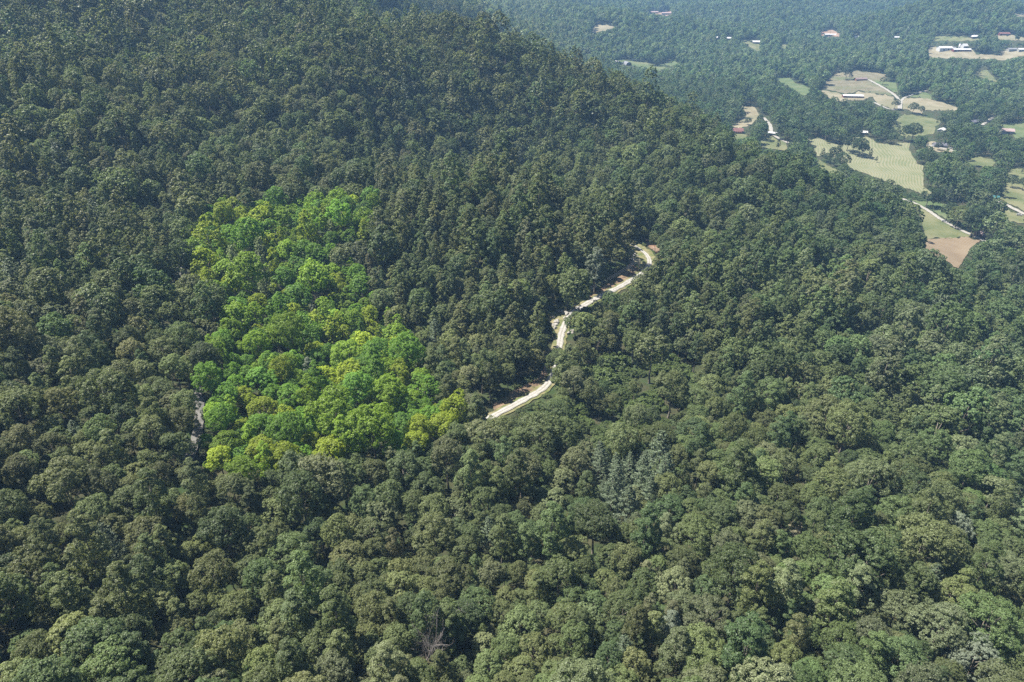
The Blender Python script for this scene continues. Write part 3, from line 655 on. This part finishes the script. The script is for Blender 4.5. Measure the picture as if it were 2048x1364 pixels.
house('farmhouse', 'white house half hidden east of the building site', z1(984, 242), 14, 9, 2.8, 2.4, 20, X_, W_)
house('farmhouse', 'white-roofed house at the west end of the long thin meadow', z1(1240, 244), 18, 9, 2.8, 2.0, 0, X_, W_)
house('site_building', 'low white building on the bare building site', z1(822, 226), 30, 10, 3.0, 1.6, -5, X_, W_, cat='building', doors=2, wins=5)
house('hill_building', 'pale building on the cleared lot high in the far woods', z3(1800, 158), 26, 12, 4.0, 2.4, 8, M['tan_wall'], M['pink_metal'], cat='building', doors=2, wins=4)
house('hill_building', 'larger white building on the cleared lot high in the far woods', z3(1950, 172), 32, 13, 4.5, 2.4, -6, X_, M['pink_metal'], cat='building', doors=2, wins=5)
house('rust_roofed_house', 'old house with rust-red roof and porch at the wood edge', z1(237, 838), 13, 9, 3.2, 2.8, -6, M['brown_shingle'], M['rust_metal'], porch=True, chimney=True)
house('white_roofed_house', 'small house with bright white roof above the hay field', z1(1028, 848), 9.5, 8, 3.0, 1.5, -12, M['tan_wall'], W_, wins=2)
house('dark_roofed_house', 'dark-roofed house beside the gravel yard', z1(1508, 928), 15, 9, 2.8, 2.4, -10, M['grey_metal'], M['dark_shingle'], wins=4, chimney=True)
house('pink_roofed_barn', 'barn with faded pink metal roof below the green field', z1(1934, 842), 15, 11, 3.8, 2.6, -18, X_, M['pink_metal'], cat='barn', doors=1, wins=1, big_door=True)
house('white_roofed_house', 'angled white-roofed house among trees near the rough meadow', z1(1523, 832), 14, 8, 2.8, 1.8, 48, X_, W_)
house('grey_house', 'grey house half hidden under trees below the dark wood', z1(1726, 780), 14, 9, 2.8, 2.2, 20, M['grey_metal'], M['dark_shingle'])
house('teal_shed', 'small shed with teal metal roof beside the straight road', z2(1850, 312), 8.5, 6, 2.8, 1.1, -22, M['dark_wood'], M['teal_metal'], cat='shed', doors=1, wins=0, big_door=True)
house('brick_house', 'red brick house behind the yellow-green tree', z2(1782, 548), 12, 8, 2.8, 2.2, -25, M['brick'], M['pink_metal'])
p = hit1(*z1(1633, 312), 0, HV); o = thing('silo', 'slim white silo behind the farm barns', 'silo', p, 0, 'buildings in the valley')
MB().tube([(0, 0, -1), (0, 0, 11)], [1.9, 1.9], 14).build('silo_wall', W_, o, True); MB().tube([(0, 0, 11.02), (0, 0, 11.9), (0, 0, 12.6), (0, 0, 12.9)], [1.95, 1.7, 1.0, 0.2], 14).build('silo_dome', M['grey_metal'], o, True)
# white carport: a roof on posts
p = hit1(*z1(455, 852), 0, HV); o = thing('carport', 'white open carport on the bright drive', 'carport', p, R(-30), 'buildings in the valley'); BLOCK.append((p[0], p[1], 8))
MB().add([(-6,-4,3),(6,-4,3),(6,0,4.1),(-6,0,4.1),(6,4,3),(-6,4,3),(-6,-4,2.85),(6,-4,2.85),(6,0,3.95),(-6,0,3.95),(6,4,2.85),(-6,4,2.85)], [(0,1,2,3),(3,2,4,5),(9,8,7,6),(11,10,8,9),(0,6,7,1),(5,4,10,11)]).build('roof', W_, o)
for sx in (-5.8, 0, 5.8):
    for sy in (-3.8, 3.8): MB().box(sx-.1, sx+.1, sy-.1, sy+.1, -2, 2.95).build('post', X_, o)
# two hoop barns
for (hx, hy), lab, shell in ((z3(1388, 757), 'bright white hoop barn, the western of two on the flat green field', W_), (z3(1508, 767), 'greyer hoop barn with a wide dark opening on the flat green field', M['grey_metal'])):
    p = hit1(hx, hy, 0, HV); o = thing('hoop_barn', lab, 'barn', p, R(14), 'hoop barns on the green field'); BLOCK.append((p[0], p[1], 16))
    n = 14; r1, hh, ln = 6.6, 7.2, 22; v = []; f = []
    for y0 in (0, ln):
        for k in range(n + 1): a = math.pi * k / n; v.append((-r1 * math.cos(a), y0, hh * math.sin(a) - .6))
    for k in range(n): f.append((k, k + 1, n + 2 + k, n + 1 + k))
    MB().add(v, f).build('hoop_cover', shell, o, True)
    for nm, y0, m in (('opening_shade', 1.6, M['dark_wood']), ('back_wall', ln - .2, shell)): MB().add([(-r1*.985*math.cos(math.pi*k/n), y0, hh*.985*math.sin(math.pi*k/n) - .6) for k in range(n + 1)], [tuple(range(n + 1))]).build(nm, m, o)  # front sheet is coloured dark to stand for shade inside the open end
    for k in range(5): y0 = ln * k / 4; MB().tube([(-r1*1.006*math.cos(math.pi*j/n), y0, hh*1.006*math.sin(math.pi*j/n) - .6) for j in range(n + 1)], [.09] * (n + 1), 4).build('hoop', M['grey_metal'], o)
    uu, vv, dd_ = proj(p + np.array([0, 0, 3.5])); w = 7 * F / dd_; VISIBLE.append(np.array([(uu-w, vv-w*.7), (uu+w, vv-w*.7), (uu+w, vv+w*.8), (uu-w, vv+w*.8)]))
def car(name, label, uv, rz, paint, cat='car', pickup=False, lift=0.9):
    p = hit1(*uv, 0, HV); o = thing(name, label, cat, (p[0], p[1], p[2] + lift), R(rz), 'vehicles parked in the valley'); BLOCK.append((p[0], p[1], 3))
    b = [(-2.3,-.9),(-2.3,-.9),(2.3,-.9)]
    MB().add([(-2.3,-.9,.35),(2.3,-.9,.35),(2.3,.9,.35),(-2.3,.9,.35),(-2.35,-.86,.95),(2.2,-.86,.8),(2.2,.86,.8),(-2.35,.86,.95)], [(0,3,2,1),(4,5,6,7),(0,1,5,4),(1,2,6,5),(2,3,7,6),(3,0,4,7)]).build('body', paint, o)
    x0, x1 = (-.4, 1.1) if pickup else (-2.0, 1.0)
    c = MB().add([(x0,-.8,.93),(x1,-.8,.86),(x1,.8,.86),(x0,.8,.93),(x0+.25,-.66,1.5),(x1-.65,-.66,1.5),(x1-.65,.66,1.5),(x0+.25,.66,1.5)], [(0,1,5,4),(1,2,6,5),(2,3,7,6),(3,0,4,7)]).build('window', M['glass'], o)
    MB().box(x0+.2, x1-.6, -.68, .68, 1.5, 1.56).build('roof', paint, o)
    for sx in (-1.45, 1.4):
        for sy in (-.82, .82): MB().tube([(sx, sy-.1, .33), (sx, sy+.1, .33)], [.33, .33], 10).build('wheel', M['rubber'], o)
    return o
car('parked_car', 'white pickup at the driveway crossroads', z1(1257, 612), 75, M['car_white'], 'pickup', True)
car('parked_car', 'dark car below the white carport', z1(515, 888), -20, M['car_dark'])
car('parked_car', 'dark car beside the dark-roofed house', z1(1552, 938), -10, M['car_dark'])
car('parked_car', 'white car beside the dark-roofed house', z1(1582, 944), -10, M['car_white'])
car('parked_car', 'white car under the pair of trees by the valley road', z2(1540, 459), -35, M['car_white'])
car('parked_car', 'white van on the grass edge of the straight road', z2(2012, 418), -30, M['car_white'], 'van')
def hexgrid(x0, x1, y0, y1, s, jit):
    xs, ys = np.meshgrid(np.arange(x0, x1, s), np.arange(y0, y1, s * 0.866)); xs = xs + (np.arange(xs.shape[0])[:, None] % 2) * s / 2
    x = xs.ravel() + rng.uniform(-jit, jit, xs.size) * s; y = ys.ravel() + rng.uniform(-jit, jit, xs.size) * s
    return x, y
# near woods: crowns of different size packed against one another
x, y = hexgrid(-640, 760, -30, 1000, 3.6, 0.5)
dd = np.sqrt(x * x + y * y + (H(x, y) - CZ) ** 2)
k = (dd < 900) & in_view(x, y, np.full(len(x), 20.0), 40); x, y = x[k], y[k]
zc = H(x, y); u, v, _ = proj(np.stack([x, y, zc + 12], -1))
kind_p = np.empty(len(x), dtype=object); rnd = rng.random(len(x)); nz1 = vnoise(x, y, 60, 9)
kind_p[:] = 'broad'
kind_p[rnd > 0.42] = 'dome'; kind_p[rnd > 0.62] = 'open'; kind_p[rnd > 0.87 - 0.12 * nz1] = 'tall'
for P in POPLARS:
    m = inside(u, v, P); kind_p[m & (rnd > 0.32)] = 'tall'
inpar = inside(u, v, PARCEL)
kind_p[inpar & (kind_p == 'tall') & (rnd < 0.9)] = 'broad'
vin = inside(u, v, VINES); kind_p[vin & (rnd > 0.2)] = 'low'
kind_p[~vin & (rng.random(len(x)) < 0.008)] = 'pine'
for P in ([(1185,905),(1290,880),(1340,920),(1310,1000),(1230,1005),(1180,960)], [(455,480),(530,480),(540,570),(470,570)]):
    kind_p[inside(u, v, P) & (rnd > 0.25)] = 'pine'
scl = np.clip(rng.lognormal(-0.05, 0.27, len(x)), 0.55, 1.6) * np.where(kind_p == 'dome', 0.92, 1.0)
scl *= 1 + 0.14 * vnoise(x, y, 45, 14)
scl *= np.interp(np.sqrt(x * x + y * y + (H(x, y) - CZ) ** 2), [130, 250, 450, 700], [0.73, 0.85, 1.06, 1.18])
scl[kind_p == 'tall'] *= 1.02
dnear = np.hypot(x, y)
rad = np.array([BASE_R[k] for k in kind_p]) * scl; hgt = np.array([BASE_H[k] for k in kind_p]) * scl
ok = open_mask(x, y, hgt, rad)
fail = ~ok
# where a full tree would hide open ground a shrub may still stand
scl2 = scl.copy(); kind2 = kind_p.copy(); scl2[fail] = rng.uniform(0.35, 0.6, fail.sum()); kind2[fail] = 'low'
h2 = np.array([BASE_H[k] for k in kind2]) * scl2; r2 = np.array([BASE_R[k] for k in kind2]) * scl2
ok2 = open_mask(x, y, h2, r2) & fail & (rng.random(len(x)) < 0.7)
keep = ok | ok2; x, y, kind_p, scl, rad, hgt, inpar = [a[keep] for a in (x, y, kind2, scl2, r2, h2, inpar)]
cell, acc = {}, []
def pack(order, radii, tight):
    for i in order:
        cx, cyy = int(x[i] // 9), int(y[i] // 9); good = True
        for a in (-1, 0, 1):
            for b in (-1, 0, 1):
                for j in cell.get((cx + a, cyy + b), ()):
                    if (x[i] - x[j]) ** 2 + (y[i] - y[j]) ** 2 < (tight * (radii[i] + rad[j])) ** 2: good = False; break
                if not good: break
            if not good: break
        if good:
            if radii[i] != rad[i]: f = radii[i] / rad[i]; scl[i] *= f; hgt[i] *= f; rad[i] = radii[i]
            cell.setdefault((cx, cyy), []).append(i); acc.append(i)
# trees that stand in front of the road bends
FORCED = [(1164,690,'broad',1.02),(1150,676,'open',0.85),(1290,588,'broad',0.85),(1278,596,'open',0.8),(1136,792,'dome',1.15),(1118,765,'broad',0.9)]
fp = hit([f[0] for f in FORCED], [f[1] for f in FORCED]); nf = len(FORCED); n0 = len(x)
x = np.append(x, fp[:, 0]); y = np.append(y, fp[:, 1]); kind_p = np.append(kind_p, np.array([f[2] for f in FORCED], dtype=object)); fs = np.array([f[3] for f in FORCED]); scl = np.append(scl, fs)
rad = np.append(rad, [BASE_R[f[2]] * f[3] for f in FORCED]); hgt = np.append(hgt, [BASE_H[f[2]] * f[3] for f in FORCED]); inpar = np.append(inpar, np.zeros(nf, bool))
pack(range(n0, n0 + nf), rad, 0.4)
pack(rng.permutation(n0), rad, 0.66)
taken = set(acc); rest = [i for i in rng.permutation(len(x)) if i not in taken]
pack(rest, rad * 0.62, 0.66)
taken = set(acc); rest = np.array([i for i in rng.permutation(len(x)) if i not in taken])
# undergrowth in what is still open
for i in rest:
    f = rng.uniform(0.30, 0.55) * BASE_R['low'] / rad[i]
    kind_p[i] = 'low'; rad[i] *= f; scl[i] = rad[i] / BASE_R['low']; hgt[i] = BASE_H['low'] * scl[i]
pack(rest, rad, 0.70)
acc = np.array(acc); near = dict(x=x[acc], y=y[acc], kind=kind_p[acc], s=scl[acc], r=rad[acc], h=hgt[acc])
uu_, vv_, _ = proj(np.stack([near['x'], near['y'], H(near['x'], near['y']) + near['h'] * 0.95], -1)); near['par'] = inside(uu_, vv_, PARCEL)
uu_, vv_, _ = proj(np.stack([near['x'], near['y'], H(near['x'], near['y']) + near['h'] * 0.72], -1)); near['par'] |= inside(uu_, vv_, PARCEL)
# far woods
x, y = hexgrid(-900, 2600, 500, 3700, 9.6, 0.36)
dd = np.sqrt(x * x + y * y + (H(x, y) - CZ) ** 2)
k = (dd >= 900) & (dd < 3400) & in_view(x, y, np.full(len(x), 20.0), 30); x, y = x[k], y[k]
kd = np.empty(len(x), dtype=object); rnd = rng.random(len(x)); kd[:] = 'broad'; kd[rnd > 0.35] = 'dome'; kd[rnd > 0.6] = 'open'; kd[rnd > 0.8] = 'tall'; kd[rnd > 0.97] = 'pine'
sc = np.clip(rng.lognormal(0.0, 0.2, len(x)), 0.6, 1.5); rad = np.array([BASE_R[q] for q in kd]) * sc; hgt = np.array([BASE_H[q] for q in kd]) * sc
ok = open_mask(x, y, hgt, rad); fail = ~ok
s2 = sc.copy(); s2[fail] = rng.uniform(0.3, 0.55, fail.sum()); k2 = kd.copy()
h2 = np.array([BASE_H[q] for q in k2]) * s2; r2 = np.array([BASE_R[q] for q in k2]) * s2
ok2 = open_mask(x, y, h2, r2) & fail & (rng.random(len(x)) < 0.75)
keep = ok | ok2
far = dict(x=x[keep], y=y[keep], kind=k2[keep], s=s2[keep], r=r2[keep], h=h2[keep], par=np.zeros(keep.sum(), bool))
T = {k: np.concatenate([near[k], far[k]]) for k in near}
T['z'] = H(T['x'], T['y']); NT = len(T['x'])
T['d'] = np.sqrt(T['x'] ** 2 + T['y'] ** 2 + (T['z'] - CZ) ** 2)
T['u'], T['v'], _ = proj(np.stack([T['x'], T['y'], T['z'] + T['h'] * 0.72], -1))

# leaf colours: olive, mid green, deep green, grey-green; silver undersides; the fresh green stand
PAL = np.array([(0.137, 0.160, 0.066), (0.116, 0.150, 0.060), (0.094, 0.134, 0.056), (0.149, 0.171, 0.088)])
PAL_W = ['olive', 'mid-green', 'deep green', 'grey-green']
FRESH = np.array([(0.180, 0.280, 0.030), (0.140, 0.260, 0.032), (0.240, 0.305, 0.030), (0.110, 0.210, 0.034)])
FRESH_W = ['fresh green', 'vivid green', 'yellow-green', 'deep green']
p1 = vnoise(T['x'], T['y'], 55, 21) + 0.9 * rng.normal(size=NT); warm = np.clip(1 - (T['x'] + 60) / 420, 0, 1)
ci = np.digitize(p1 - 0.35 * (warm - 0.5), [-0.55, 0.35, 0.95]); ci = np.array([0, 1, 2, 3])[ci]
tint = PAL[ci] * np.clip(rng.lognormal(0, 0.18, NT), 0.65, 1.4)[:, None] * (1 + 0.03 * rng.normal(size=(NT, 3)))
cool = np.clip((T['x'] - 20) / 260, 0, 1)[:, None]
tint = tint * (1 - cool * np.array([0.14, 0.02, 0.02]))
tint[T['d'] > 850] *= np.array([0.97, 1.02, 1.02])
fi = rng.choice(4, NT, p=[0.36, 0.28, 0.2, 0.16]); tint[T['par']] = (FRESH[fi] * np.clip(rng.lognormal(0, 0.16, NT), 0.7, 1.45)[:, None])[T['par']]
pm = T['kind'] == 'pine'; tint[pm] = np.where(T['par'][pm][:, None], np.array([0.125, 0.165, 0.055]), np.array([0.080, 0.108, 0.060])) * rng.uniform(0.8, 1.25, (pm.sum(), 1))
vm = inside(T['u'], T['v'], VINES) & (T['kind'] == 'low'); tint[vm] = np.array([0.10, 0.14, 0.046]) * rng.uniform(0.8, 1.2, (vm.sum(), 1))
silver = np.zeros(NT, bool); dead = np.zeros(NT, bool)
def nearest(u, v, m): return int(np.argmin(np.where(m, np.hypot(T['u'] - u, T['v'] - v), 1e9)))
for u, v in ((632,600),(598,735),(1925,1040),(1990,1295),(1335,1250),(985,375),(1195,505)):
    i = nearest(u, v, (T['d'] < 600) & (T['kind'] != 'low')); silver[i] = True; tint[i] = np.array([0.19, 0.225, 0.165]) * rng.uniform(0.8, 1.1)
for u, v in ((1387,1180),(402,1105),(22,1110),(868,1285),(2000,700)):
    i = nearest(u, v, (T['d'] < 600) & ~silver & (T['kind'] != 'low')); dead[i] = True
rot = rng.uniform(0, 6.283, NT)
shape = np.stack([T['s'] * rng.uniform(0.92, 1.1, NT), T['s'] * rng.uniform(0.92, 1.1, NT), T['s'] * rng.uniform(0.9, 1.12, NT)], -1)
pick = np.array([KI[k][j % len(KI[k])] for k, j in zip(T['kind'], rng.integers(0, 12, NT))])

# the largest crowns in view become trees of their own, the fresh green stand, pines, silver and dead trees too
frame = (T['u'] > -20) & (T['u'] < 2068) & (T['v'] > -20) & (T['v'] < 1400)
single = np.zeros(NT, bool)
cand = np.where(frame & ~pm & ~silver & ~dead & (T['kind'] != 'low'))[0]; single[cand[np.argsort(-(T['r'] / T['d'])[cand])][:330]] = True
single |= silver | dead | (pm & frame & (T['d'] < 330))
print('TREES', NT, 'near', len(near['x']), 'single', single.sum())

def instancer(name, label, sel, lods):
    me = bpy.data.meshes.new(name); n = len(sel); me.vertices.add(n)
    me.vertices.foreach_set('co', np.stack([T['x'][sel], T['y'][sel], T['z'][sel]], -1).astype(np.float32).ravel())
    a = me.attributes.new('pick', 'INT', 'POINT'); a.data.foreach_set('value', (pick[sel] + lods * len(KINDS)).astype(np.int32))
    a = me.attributes.new('turn', 'FLOAT_VECTOR', 'POINT'); a.data.foreach_set('vector', np.stack([rng.normal(0, .04, n), rng.normal(0, .04, n), rot[sel]], -1).astype(np.float32).ravel())
    a = me.attributes.new('grow', 'FLOAT_VECTOR', 'POINT'); a.data.foreach_set('vector', shape[sel].astype(np.float32).ravel())
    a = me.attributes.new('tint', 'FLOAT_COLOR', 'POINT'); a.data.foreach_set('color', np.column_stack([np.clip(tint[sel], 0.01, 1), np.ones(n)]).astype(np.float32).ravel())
    me.update(); o = tag(link(name, me), label, kind='stuff')
    ng = bpy.data.node_groups.new(name, 'GeometryNodeTree'); ng.interface.new_socket('Geometry', in_out='INPUT', socket_type='NodeSocketGeometry'); ng.interface.new_socket('Geometry', in_out='OUTPUT', socket_type='NodeSocketGeometry')
    N, L = ng.nodes, ng.links; gi, go = N.new('NodeGroupInput'), N.new('NodeGroupOutput')
    ip = N.new('GeometryNodeInstanceOnPoints'); ci_ = N.new('GeometryNodeCollectionInfo'); ci_.inputs['Collection'].default_value = lib
    ci_.inputs['Separate Children'].default_value = True; ci_.inputs['Reset Children'].default_value = True
    def attr(nm, t): q = N.new('GeometryNodeInputNamedAttribute'); q.data_type = t; q.inputs['Name'].default_value = nm; return q.outputs['Attribute']
    e2r = N.new('FunctionNodeEulerToRotation'); L.new(attr('turn', 'FLOAT_VECTOR'), e2r.inputs[0])
    L.new(gi.outputs[0], ip.inputs['Points']); L.new(ci_.outputs[0], ip.inputs['Instance']); ip.inputs['Pick Instance'].default_value = True
    L.new(attr('pick', 'INT'), ip.inputs['Instance Index']); L.new(e2r.outputs[0], ip.inputs['Rotation']); L.new(attr('grow', 'FLOAT_VECTOR'), ip.inputs['Scale'])
    L.new(ip.outputs[0], go.inputs[0]); o.modifiers.new('woods', 'NODES').node_group = ng
    return o
lod_all = np.digitize(T['d'], [300, 620, 1350])
sel = np.where(~single & T['par'])[0]; instancer('fresh_green_wood', 'fresh green stand of trees in the middle of the darker forest', sel, lod_all[sel])
sel = np.where(~single & ~T['par'] & (T['d'] < 900))[0]; instancer('forest', 'dense green broadleaf forest on the near ridge and slopes', sel, lod_all[sel])
sel = np.where(~single & (T['d'] >= 900))[0]; instancer('distant_woods', 'blue-green woods over the far valley and hills', sel, lod_all[sel])

ONES = 'zero one two three four five six seven eight nine ten eleven twelve thirteen fourteen fifteen sixteen seventeen eighteen nineteen'.split()
TENS = 'x x twenty thirty forty fifty sixty seventy eighty ninety'.split()
def in_words(n):
    n = int(n)
    if n < 20: return ONES[max(n, 0)]
    if n >= 100: return 'a-hundred'
    return TENS[n // 10] + ('' if n % 10 == 0 else '-' + ONES[n % 10])
USED = set()
def place_words(u, v):
    a, b = min(99, max(0, round(u / 20.48))), min(99, max(0, round(v / 13.64)))
    while (a, b) in USED: a += 1
    USED.add((a, b))
    return '%s percent across and %s percent down the photo' % (in_words(a), in_words(b))
FORM = {'broad': 'broad-crowned', 'dome': 'domed', 'open': 'loose-crowned', 'tall': 'tall narrow', 'pine': 'tiered', 'low': 'low'}
CR, TR, DM = {}, {}, {}
def tree(name, label, cat, group, i, lod=None, kind=None, model=None, loc=None, sc=None, tn=None, rz=None):
    model = pick[i] if model is None else model; kd, sd = KINDS[model]; lod = lod_all[i] if lod is None else lod
    o = thing(name, label, cat, (T['x'][i], T['y'][i], T['z'][i]) if loc is None else loc, rot[i] if rz is None else rz, group)
    o.scale = tuple(float(q) for q in (shape[i] if sc is None else sc))
    if (model, lod) not in CR: CR[model, lod] = crown_mesh(kd, lod, sd); t = trunk_mb(kd, sd, lod); TR[model, lod] = mesh_of('trunk', t.v, t.f, M['bark'], True)
    t = link('trunk', TR[model, lod], o); c = link('crown', CR[model, lod], o)
    c['tint'] = [float(min(max(q, .01), 1)) for q in (tint[i] if tn is None else tn)]
    return o
for i in np.where(single)[0]:
    w = place_words(T['u'][i], T['v'][i]); kd = T['kind'][i]
    if dead[i]:
        o = thing('dead_tree', 'bare grey dead tree, ' + w, 'dead tree', (T['x'][i], T['y'][i], T['z'][i]), rot[i], 'bare dead trees among the woods'); o.scale = (float(T['s'][i]) * 0.85,) * 3
        sd = int(i) % 4
        if sd not in DM: m = dead_mb(sd + 70); DM[sd] = mesh_of('bare_branches', m.v, m.f, M['dead_wood'])
        link('bare_branches', DM[sd], o)
    elif silver[i]: tree('silver_leaved_tree', 'pale silvery tree, ' + w, 'tree', 'pale silvery trees', i)
    elif kd == 'pine': tree('pine_tree', 'grey-green tiered pine, ' + w, 'pine', 'pine trees in the woods', i)
    elif T['par'][i]: tree('broadleaf_tree', '%s %s tree, %s' % (FRESH_W[fi[i]], FORM[kd], w), 'tree', 'fresh green stand in the middle of the woods', i)
    else: tree('broadleaf_tree', '%s %s tree, %s' % (PAL_W[ci[i]], FORM[kd], w), 'tree', 'large trees of the near woods', i)
# lone trees and hedgerow trees of the valley fields
LONE = [(918,505,55,'round tree west of the ranch house'),(948,508,26,'small tree beside the ranch house'),(1150,537,32,'low bushy tree below the ranch driveway'),(1183,517,45,'dark tree at the green wedge'),
 (1225,692,44,'tree beside the foot of the ranch driveway'),(1338,718,46,'broad tree at the lower edge of the pale cut field'),(1390,727,38,'paler tree at the lower edge of the pale cut field'),
 (1068,1006,50,'slim lone tree inside the hay field'),(1109,1027,28,'sapling inside the hay field'),(765,1015,58,'slim tree at the upper end of the hay field clump'),(795,1025,42,'low tree in the hay field clump'),(842,1050,90,'tallest tree of the hay field clump'),(886,1074,78,'lower right tree of the hay field clump'),
 (925,955,78,'first tree of the hedge crossing the hay field'),(960,972,84,'second tree of the hedge crossing the hay field'),(1000,988,80,'dense tree in the hedge crossing the hay field'),(1020,994,62,'end tree of the hedge crossing the hay field'),(805,908,18,'tiny bush at the top of the hay field'),
 (1238,884,62,'slim tree at the foot of the rough meadow'),(1285,892,66,'pair tree at the foot of the rough meadow'),(1334,893,76,'tall tree at the foot of the rough meadow'),(488,952,54,'columnar tree in the small meadow'),(300,790,34,'round bush in the pale pasture'),(374,790,46,'dark tree at the edge of the pale pasture'),(508,882,66,'round tree beside the white carport'),
 (942,860,34,'round tree west of the small white-roofed house'),(1002,862,36,'round tree beside the small white-roofed house'),(1966,1187,46,'lone oval tree in the eastern pasture'),(2032,1203,56,'lone tree at the edge of the eastern pasture'),(2028,1098,22,'scraggly small tree in the eastern pasture'),(1500,950,34,'small tree before the dark-roofed house')]
for q in [(1743,767,100,'larger round tree on the flat green hoop-barn field'),(1893,772,82,'second round tree on the flat green hoop-barn field'),(2005,768,62,'slim tree on the flat green hoop-barn field')]: LONE.append(((1000+q[0]/5.851-1400)*3.157, q[1]/5.851*3.157, q[2]/5.851*3.157, q[3]))
for q in [(1425,362,85,'dark broad tree above the valley road'),(1462,362,62,'smaller dark tree above the valley road'),(1550,458,88,'left of the pair of trees by the valley road'),(1608,492,96,'brighter of the pair of trees by the valley road'),(1705,545,125,'tall tree at the corner of the tilled field'),(1740,552,110,'leaning dark tree at the corner of the tilled field'),(1832,578,78,'yellow-green round tree by the brick house')]: LONE.append((q[0], q[1] + 300 * 3.157, q[2], q[3]))
for k, (x, y, hp, lab) in enumerate(LONE):
    u_, v_ = z1(x, y); p = hit1(u_, v_, 0, HV); d_ = math.dist(p, (0, 0, CZ)); h = hp / 3.157 * d_ / F * 1.2
    kd = 'tall' if any(w in lab for w in ('slim', 'columnar', 'scraggly', 'sapling')) else ('dome', 'broad', 'dome', 'broad', 'open')[k % 5]
    m = KI[kd][k % len(KI[kd])]; s = h / BASE_H[kd]; wd = s * (1.2 if kd != 'tall' else 1.0)
    tn = np.array([0.05, 0.078, 0.034]) * rng.uniform(0.8, 1.25) if 'yellow' not in lab and 'bright' not in lab else np.array([0.11, 0.135, 0.04])
    tree('field_tree', lab, 'tree', 'lone and hedgerow trees of the valley', 0, 1 if d_ < 1300 else 2, kd, m, tuple(p), (wd, wd, s), tn, rng.uniform(0, 6.28))

# ------------------------------------------------------------------ stones and power line by the gravel road
def rock_mesh(seed):
    import bmesh
    r = np.random.default_rng(seed); bm = bmesh.new(); bmesh.ops.create_icosphere(bm, subdivisions=2, radius=1)
    ax = r.normal(size=(7, 3)); ax /= np.linalg.norm(ax, axis=1, keepdims=True); cut = r.uniform(0.55, 0.9, 7)
    for v in bm.verts:
        for a, c in zip(ax, cut):
            k = v.co.x * a[0] + v.co.y * a[1] + v.co.z * a[2]
            if k > c: v.co -= Vector(a) * (k - c)
        v.co *= 1 + r.normal(0, 0.03)
    me = bpy.data.meshes.new('boulder'); bm.to_mesh(me); bm.free(); me.materials.append(M['stone']); return me
RM = [rock_mesh(k) for k in range(5)]
for cu, cv, n, sp, smax, where in ((1111,650,11,9,1.5,'stone in the rubble pile beside the grassy pull-off'),(1130,626,5,7,1.9,'pale stone slab above the grassy pull-off'),(1142,664,5,5,1.2,'stone on the outer edge of the road bend'),(1266,516,9,10,1.4,'stone tumbled on the bank at the upper road bend'),(398,806,4,4,1.2,'pale stone beside the western lane'),(352,612,3,4,1.8,'white stone in the dark gap of the western woods')):
    for k in range(n):
        p = hit1(cu + rng.normal(0, sp * .6), cv + rng.normal(0, sp * .6)); s = rng.uniform(.4, 1) * smax
        o = link('boulder', RM[(k + n) % 5], None, (p[0], p[1], p[2] + s * .25)); o.scale = (s * rng.uniform(.8, 1.3), s * rng.uniform(.7, 1.1), s * rng.uniform(.45, .8)); o.rotation_euler = (rng.normal(0, .2), rng.normal(0, .2), rng.uniform(0, 6.28))
        tag(o, where, 'stone', 'stones: ' + where)
poles = []
for (u_, v_), lab in (((1158, 622), 'wooden utility pole at the road bend beside the grassy pull-off'), ((1276, 552), 'wooden utility pole at the upper end of the straight road')):
    p = hit1(u_, v_); o = thing('utility_pole', lab, 'utility pole', p, R(35), 'utility poles along the gravel road'); poles.append(p)
    MB().tube([(0, 0, -1), (0, 0, 10.5)], [.17, .11], 8).build('pole', M['bark'], o, True); a = MB().box(-.07, .07, -1.2, 1.2, 9.7, 9.88).build('crossarm', M['bark'], o)
    for yy_ in (-1.05, 0.0, 1.05): MB().tube([(0, yy_, 9.89), (0, yy_, 10.12)], [.05, .04], 6).build('insulator', M['white_wall'], a)
ax_ = np.array([-math.sin(R(35)), math.cos(R(35)), 0])
for yy_, lab in ((-1.05, 'nearest of three overhead wires above the gravel road'), (0.0, 'middle of three overhead wires above the gravel road'), (1.05, 'farthest of three overhead wires above the gravel road')):
    a = poles[0] + ax_ * yy_ + [0, 0, 10.12]; b = poles[1] + ax_ * yy_ + [0, 0, 10.12]; t = np.linspace(0, 1, 15)
    path = [tuple(a + (b - a) * q - np.array([0, 0, 1.3 * 4 * q * (1 - q)])) for q in t]
    tag(MB().tube(path, [.035] * 15, 4).build('power_wire', M['wire']), lab, 'power wire', 'wires along the gravel road')

# ------------------------------------------------------------------ air
m = bpy.data.materials.new('haze'); m.use_nodes = True; nt = m.node_tree; nt.nodes.clear()
pv = nt.nodes.new('ShaderNodeVolumePrincipled'); pv.inputs['Color'].default_value = HAZE_COLOR; pv.inputs['Density'].default_value = HAZE_DENSITY; pv.inputs['Anisotropy'].default_value = 0.0
mo = nt.nodes.new('ShaderNodeOutputMaterial'); nt.links.new(pv.outputs[0], mo.inputs['Volume'])
hz = MB().box(GX[0] - 30, GX[-1] + 30, GY[0] - 30, GY[-1] + 30, float(GZ.min()) - 1.0, max(float(GZ.max()) + 34, CZ + 20)).build('haze', m)
tag(hz, 'thin blue summer haze in the valley air', kind='stuff')
